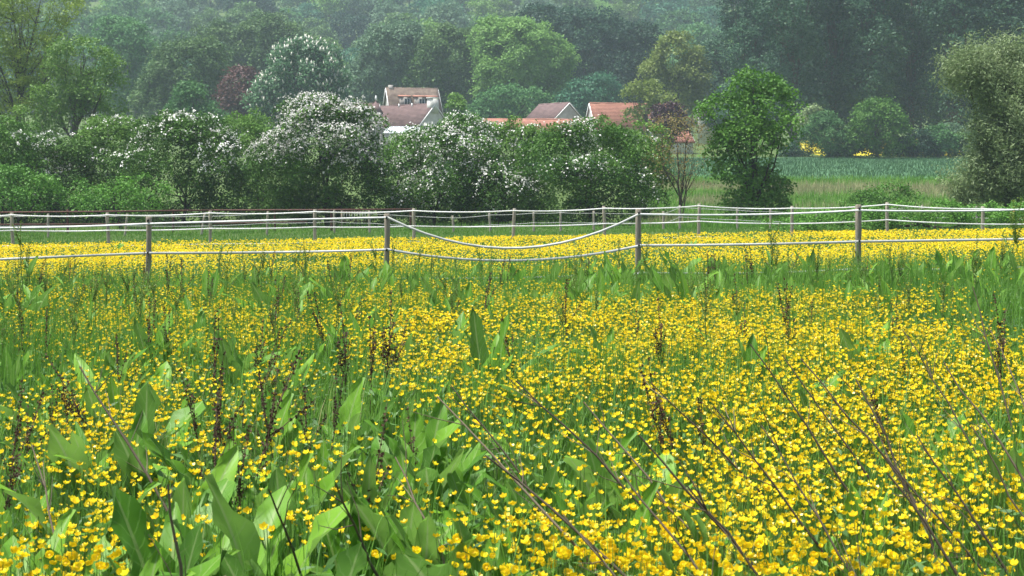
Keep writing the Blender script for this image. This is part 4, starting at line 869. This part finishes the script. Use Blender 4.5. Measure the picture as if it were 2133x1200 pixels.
# the paddock behind the front fence
n = 125000; x, d = samp(n, 20.3, 46.5, 2.0); u = x / d
D = .05 + 1.15 * vnoise(x * .5, d, .9, 8) ** 1.3 * (.25 + vnoise(x * .5, d, 2.6, 9)) ; D *= np.where(d > 43.5 + 1.5 * vnoise(x, d, 2, 2), np.clip((46.5 - d) / 6, 0, 1), 1)
D *= 1 - .75 * np.exp(-((u - .0) / .07) ** 2 - ((d - 27.0) / 1.6) ** 2)
keep = r.random(n) < D * .95; x, d = x[keep], d[keep]; n = len(x); print('paddock', n)
tp = np.stack([x, d, gz(x, d) + r.uniform(.10, .30, n) * np.interp(d, [20, 30, 45], [1.1, .8, .45])], -1); tl = np.stack([r.normal(size=n) * .4, r.normal(size=n) * .4 - .25, np.ones(n)], -1)
V4, F4 = tile(*flower_template(3, 1), frames(tl, r), tp, .0155 * r.uniform(.75, 1.3, n) * np.interp(d, [20, 45], [1, 1.5]))
link('paddock_buttercups', mk_mesh('paddock_buttercups', V4, F4, np.repeat(r.random(n), 12), False, M_petal), label='carpet of distant buttercups in the paddock beyond the front fence', cat='flowers', kind='stuff')

# ------------------------------------------------------------------ grass
GB = np.array([(-.5, 0, 0), (.5, 0, 0), (-.42, .06, .45), (.42, .06, .45), (-.22, .2, .8), (.22, .2, .8), (0, .36, 1.0)], float)
GF = [np.array([(0, 1, 3, 2), (2, 3, 5, 4)]), np.array([(4, 5, 6)])]
GB2 = np.array([(-.5, 0, 0), (.5, 0, 0), (.25, .12, .6), (-.25, .12, .6), (0, .3, 1.0)], float); GF2 = [np.array([(0, 1, 2, 3)]), np.array([(3, 2, 4)])]
def grass(name, label, x, d, h, wid, mat, TV=GB, TF=GF, lean=1.0):
    n = len(x); P = np.stack([x, d, gz(x, d) - .01], -1); S = np.stack([wid * r.uniform(.6, 1.3, n), h * lean * r.uniform(.1, 1.3, n), h], -1)
    V, Fs = tile(TV, TF, rotz(r.uniform(0, 6.28, n)), P, S)
    va = np.clip(.55 * vnoise(x, d, 1.3, 12) + .45 * r.random(n), 0, 1)
    return link(name, mk_mesh(name, V, Fs, np.repeat(va, len(TV)), False, mat), label=label, cat='grass', kind='stuff')
def scatter(n, d0, d1, u0=-.40, u1=.40):
    d = np.sqrt(r.uniform(d0 ** 2, d1 ** 2, n)); return r.uniform(u0, u1, n) * d, d
x, d = samp(98000, 2.8, 20.6); grass('meadow_grass', 'tall green grass between the near buttercups', x, d, r.uniform(.2, .52, len(x)) * (.75 + .6 * vnoise(x, d, 1.5, 5)), .0062, LM['grass'])
x, d = scatter(40000, 7.5, 20.4); uu = x / d; kp = r.random(len(x)) < np.clip(1.25 * vnoise(x, d, 1.1, 21) ** 1.6 * np.where(d > 13, 1.25, np.where(uu < -.02, .8, .3)), 0, 1) * .5; x, d = x[kp], d[kp]
grass('tall_grass', 'tall upright green grass stalks standing above the flowers', x, d, r.uniform(.42, .78, len(x)), .0075, LM['grass'], lean=.45)
x, d = scatter(9000, 3.2, 20.3); kp = vnoise(x, d, .9, 31) > .5; x, d = x[kp], d[kp]; grass('dry_grass', 'pale dry grass stems mixed into the near meadow', x, d, r.uniform(.2, .5, len(x)), .003, LM['grasspale'], lean=1.6)
x, d = samp(100000, 20.3, 62, 2.0); grass('paddock_grass', 'short green grass of the paddock between the fences', x, d, r.uniform(.10, .27, len(x)) * (.7 + .6 * vnoise(x, d, 3, 5)) * np.interp(d, [20, 30, 45], [1.1, .8, .5]), .012 + d * .0002, LM['grass'], GB2, GF2)
x, d = scatter(45000, 58, 101, .09, .42); 
pale = vnoise(x, d, 5, 15) + .25 * np.exp(-((d - 92) / 8) ** 2) + .2 * (r.random(len(x)) - .5) > .74
grass('bank_grass', 'rough green grass on the bank at the right', x[~pale], d[~pale], r.uniform(.2, .5, (~pale).sum()), .035, LM['grass'], GB2, GF2)
grass('dry_bank_grass', 'pale dry grass on the bank at the right', x[pale], d[pale], r.uniform(.25, .6, pale.sum()), .032, LM['grasspale'], GB2, GF2)
x, d = scatter(9000, 58, 70, -.42, .2); grass('hedge_foot_grass', 'lush grass along the foot of the hedge', x, d, r.uniform(.12, .35, len(x)), .02, LM['grass'], GB2, GF2)
x, d = scatter(40000, 101, 161, -.06, .42); lm('wheat', (.035, .10, .04), (.075, .16, .065)); grass('wheat_blades', 'blades of the young wheat crop', x, d, r.uniform(.2, .4, len(x)), .06, LM['wheat'], GB2, GF2, .5)
x, d = scatter(7000, 166, 189, .20, .42); P = np.stack([x, d, gz(x, d) + r.uniform(.2, 1.1, len(x))], -1); V, Fs = tile(LEAF_V, LEAF_F, frames(r.normal(size=(len(x), 3)) + np.array([0, -.5, 1.]), r), P, r.uniform(.15, .4, len(x)))
lm('rape', (.28, .30, .02), (.75, .58, .02)); link('rape_flowers', mk_mesh('rape_flowers', V, Fs, np.repeat(r.random(len(x)), 4), False, LM['rape']), label='yellow rape flowers glimpsed under the poplars', cat='flowers', kind='stuff')

# ------------------------------------------------------------------ haze
hb = MB(); hb.box(-420, 420, -60, 700, -3.0, 175); hz = bpy.data.materials.new('haze'); hz.use_nodes = True; t = hz.node_tree
t.nodes.remove(t.nodes['Principled BSDF']); pv = t.nodes.new('ShaderNodeVolumePrincipled'); pv.inputs['Color'].default_value = (.72, .88, 1.0, 1); pv.inputs['Density'].default_value = .00034
t.links.new(pv.outputs[0], t.nodes['Material Output'].inputs['Volume'])
link('haze', hb.mesh('haze', hz), label='pale bluish haze in the air over the valley', kind='stuff', cat='haze')
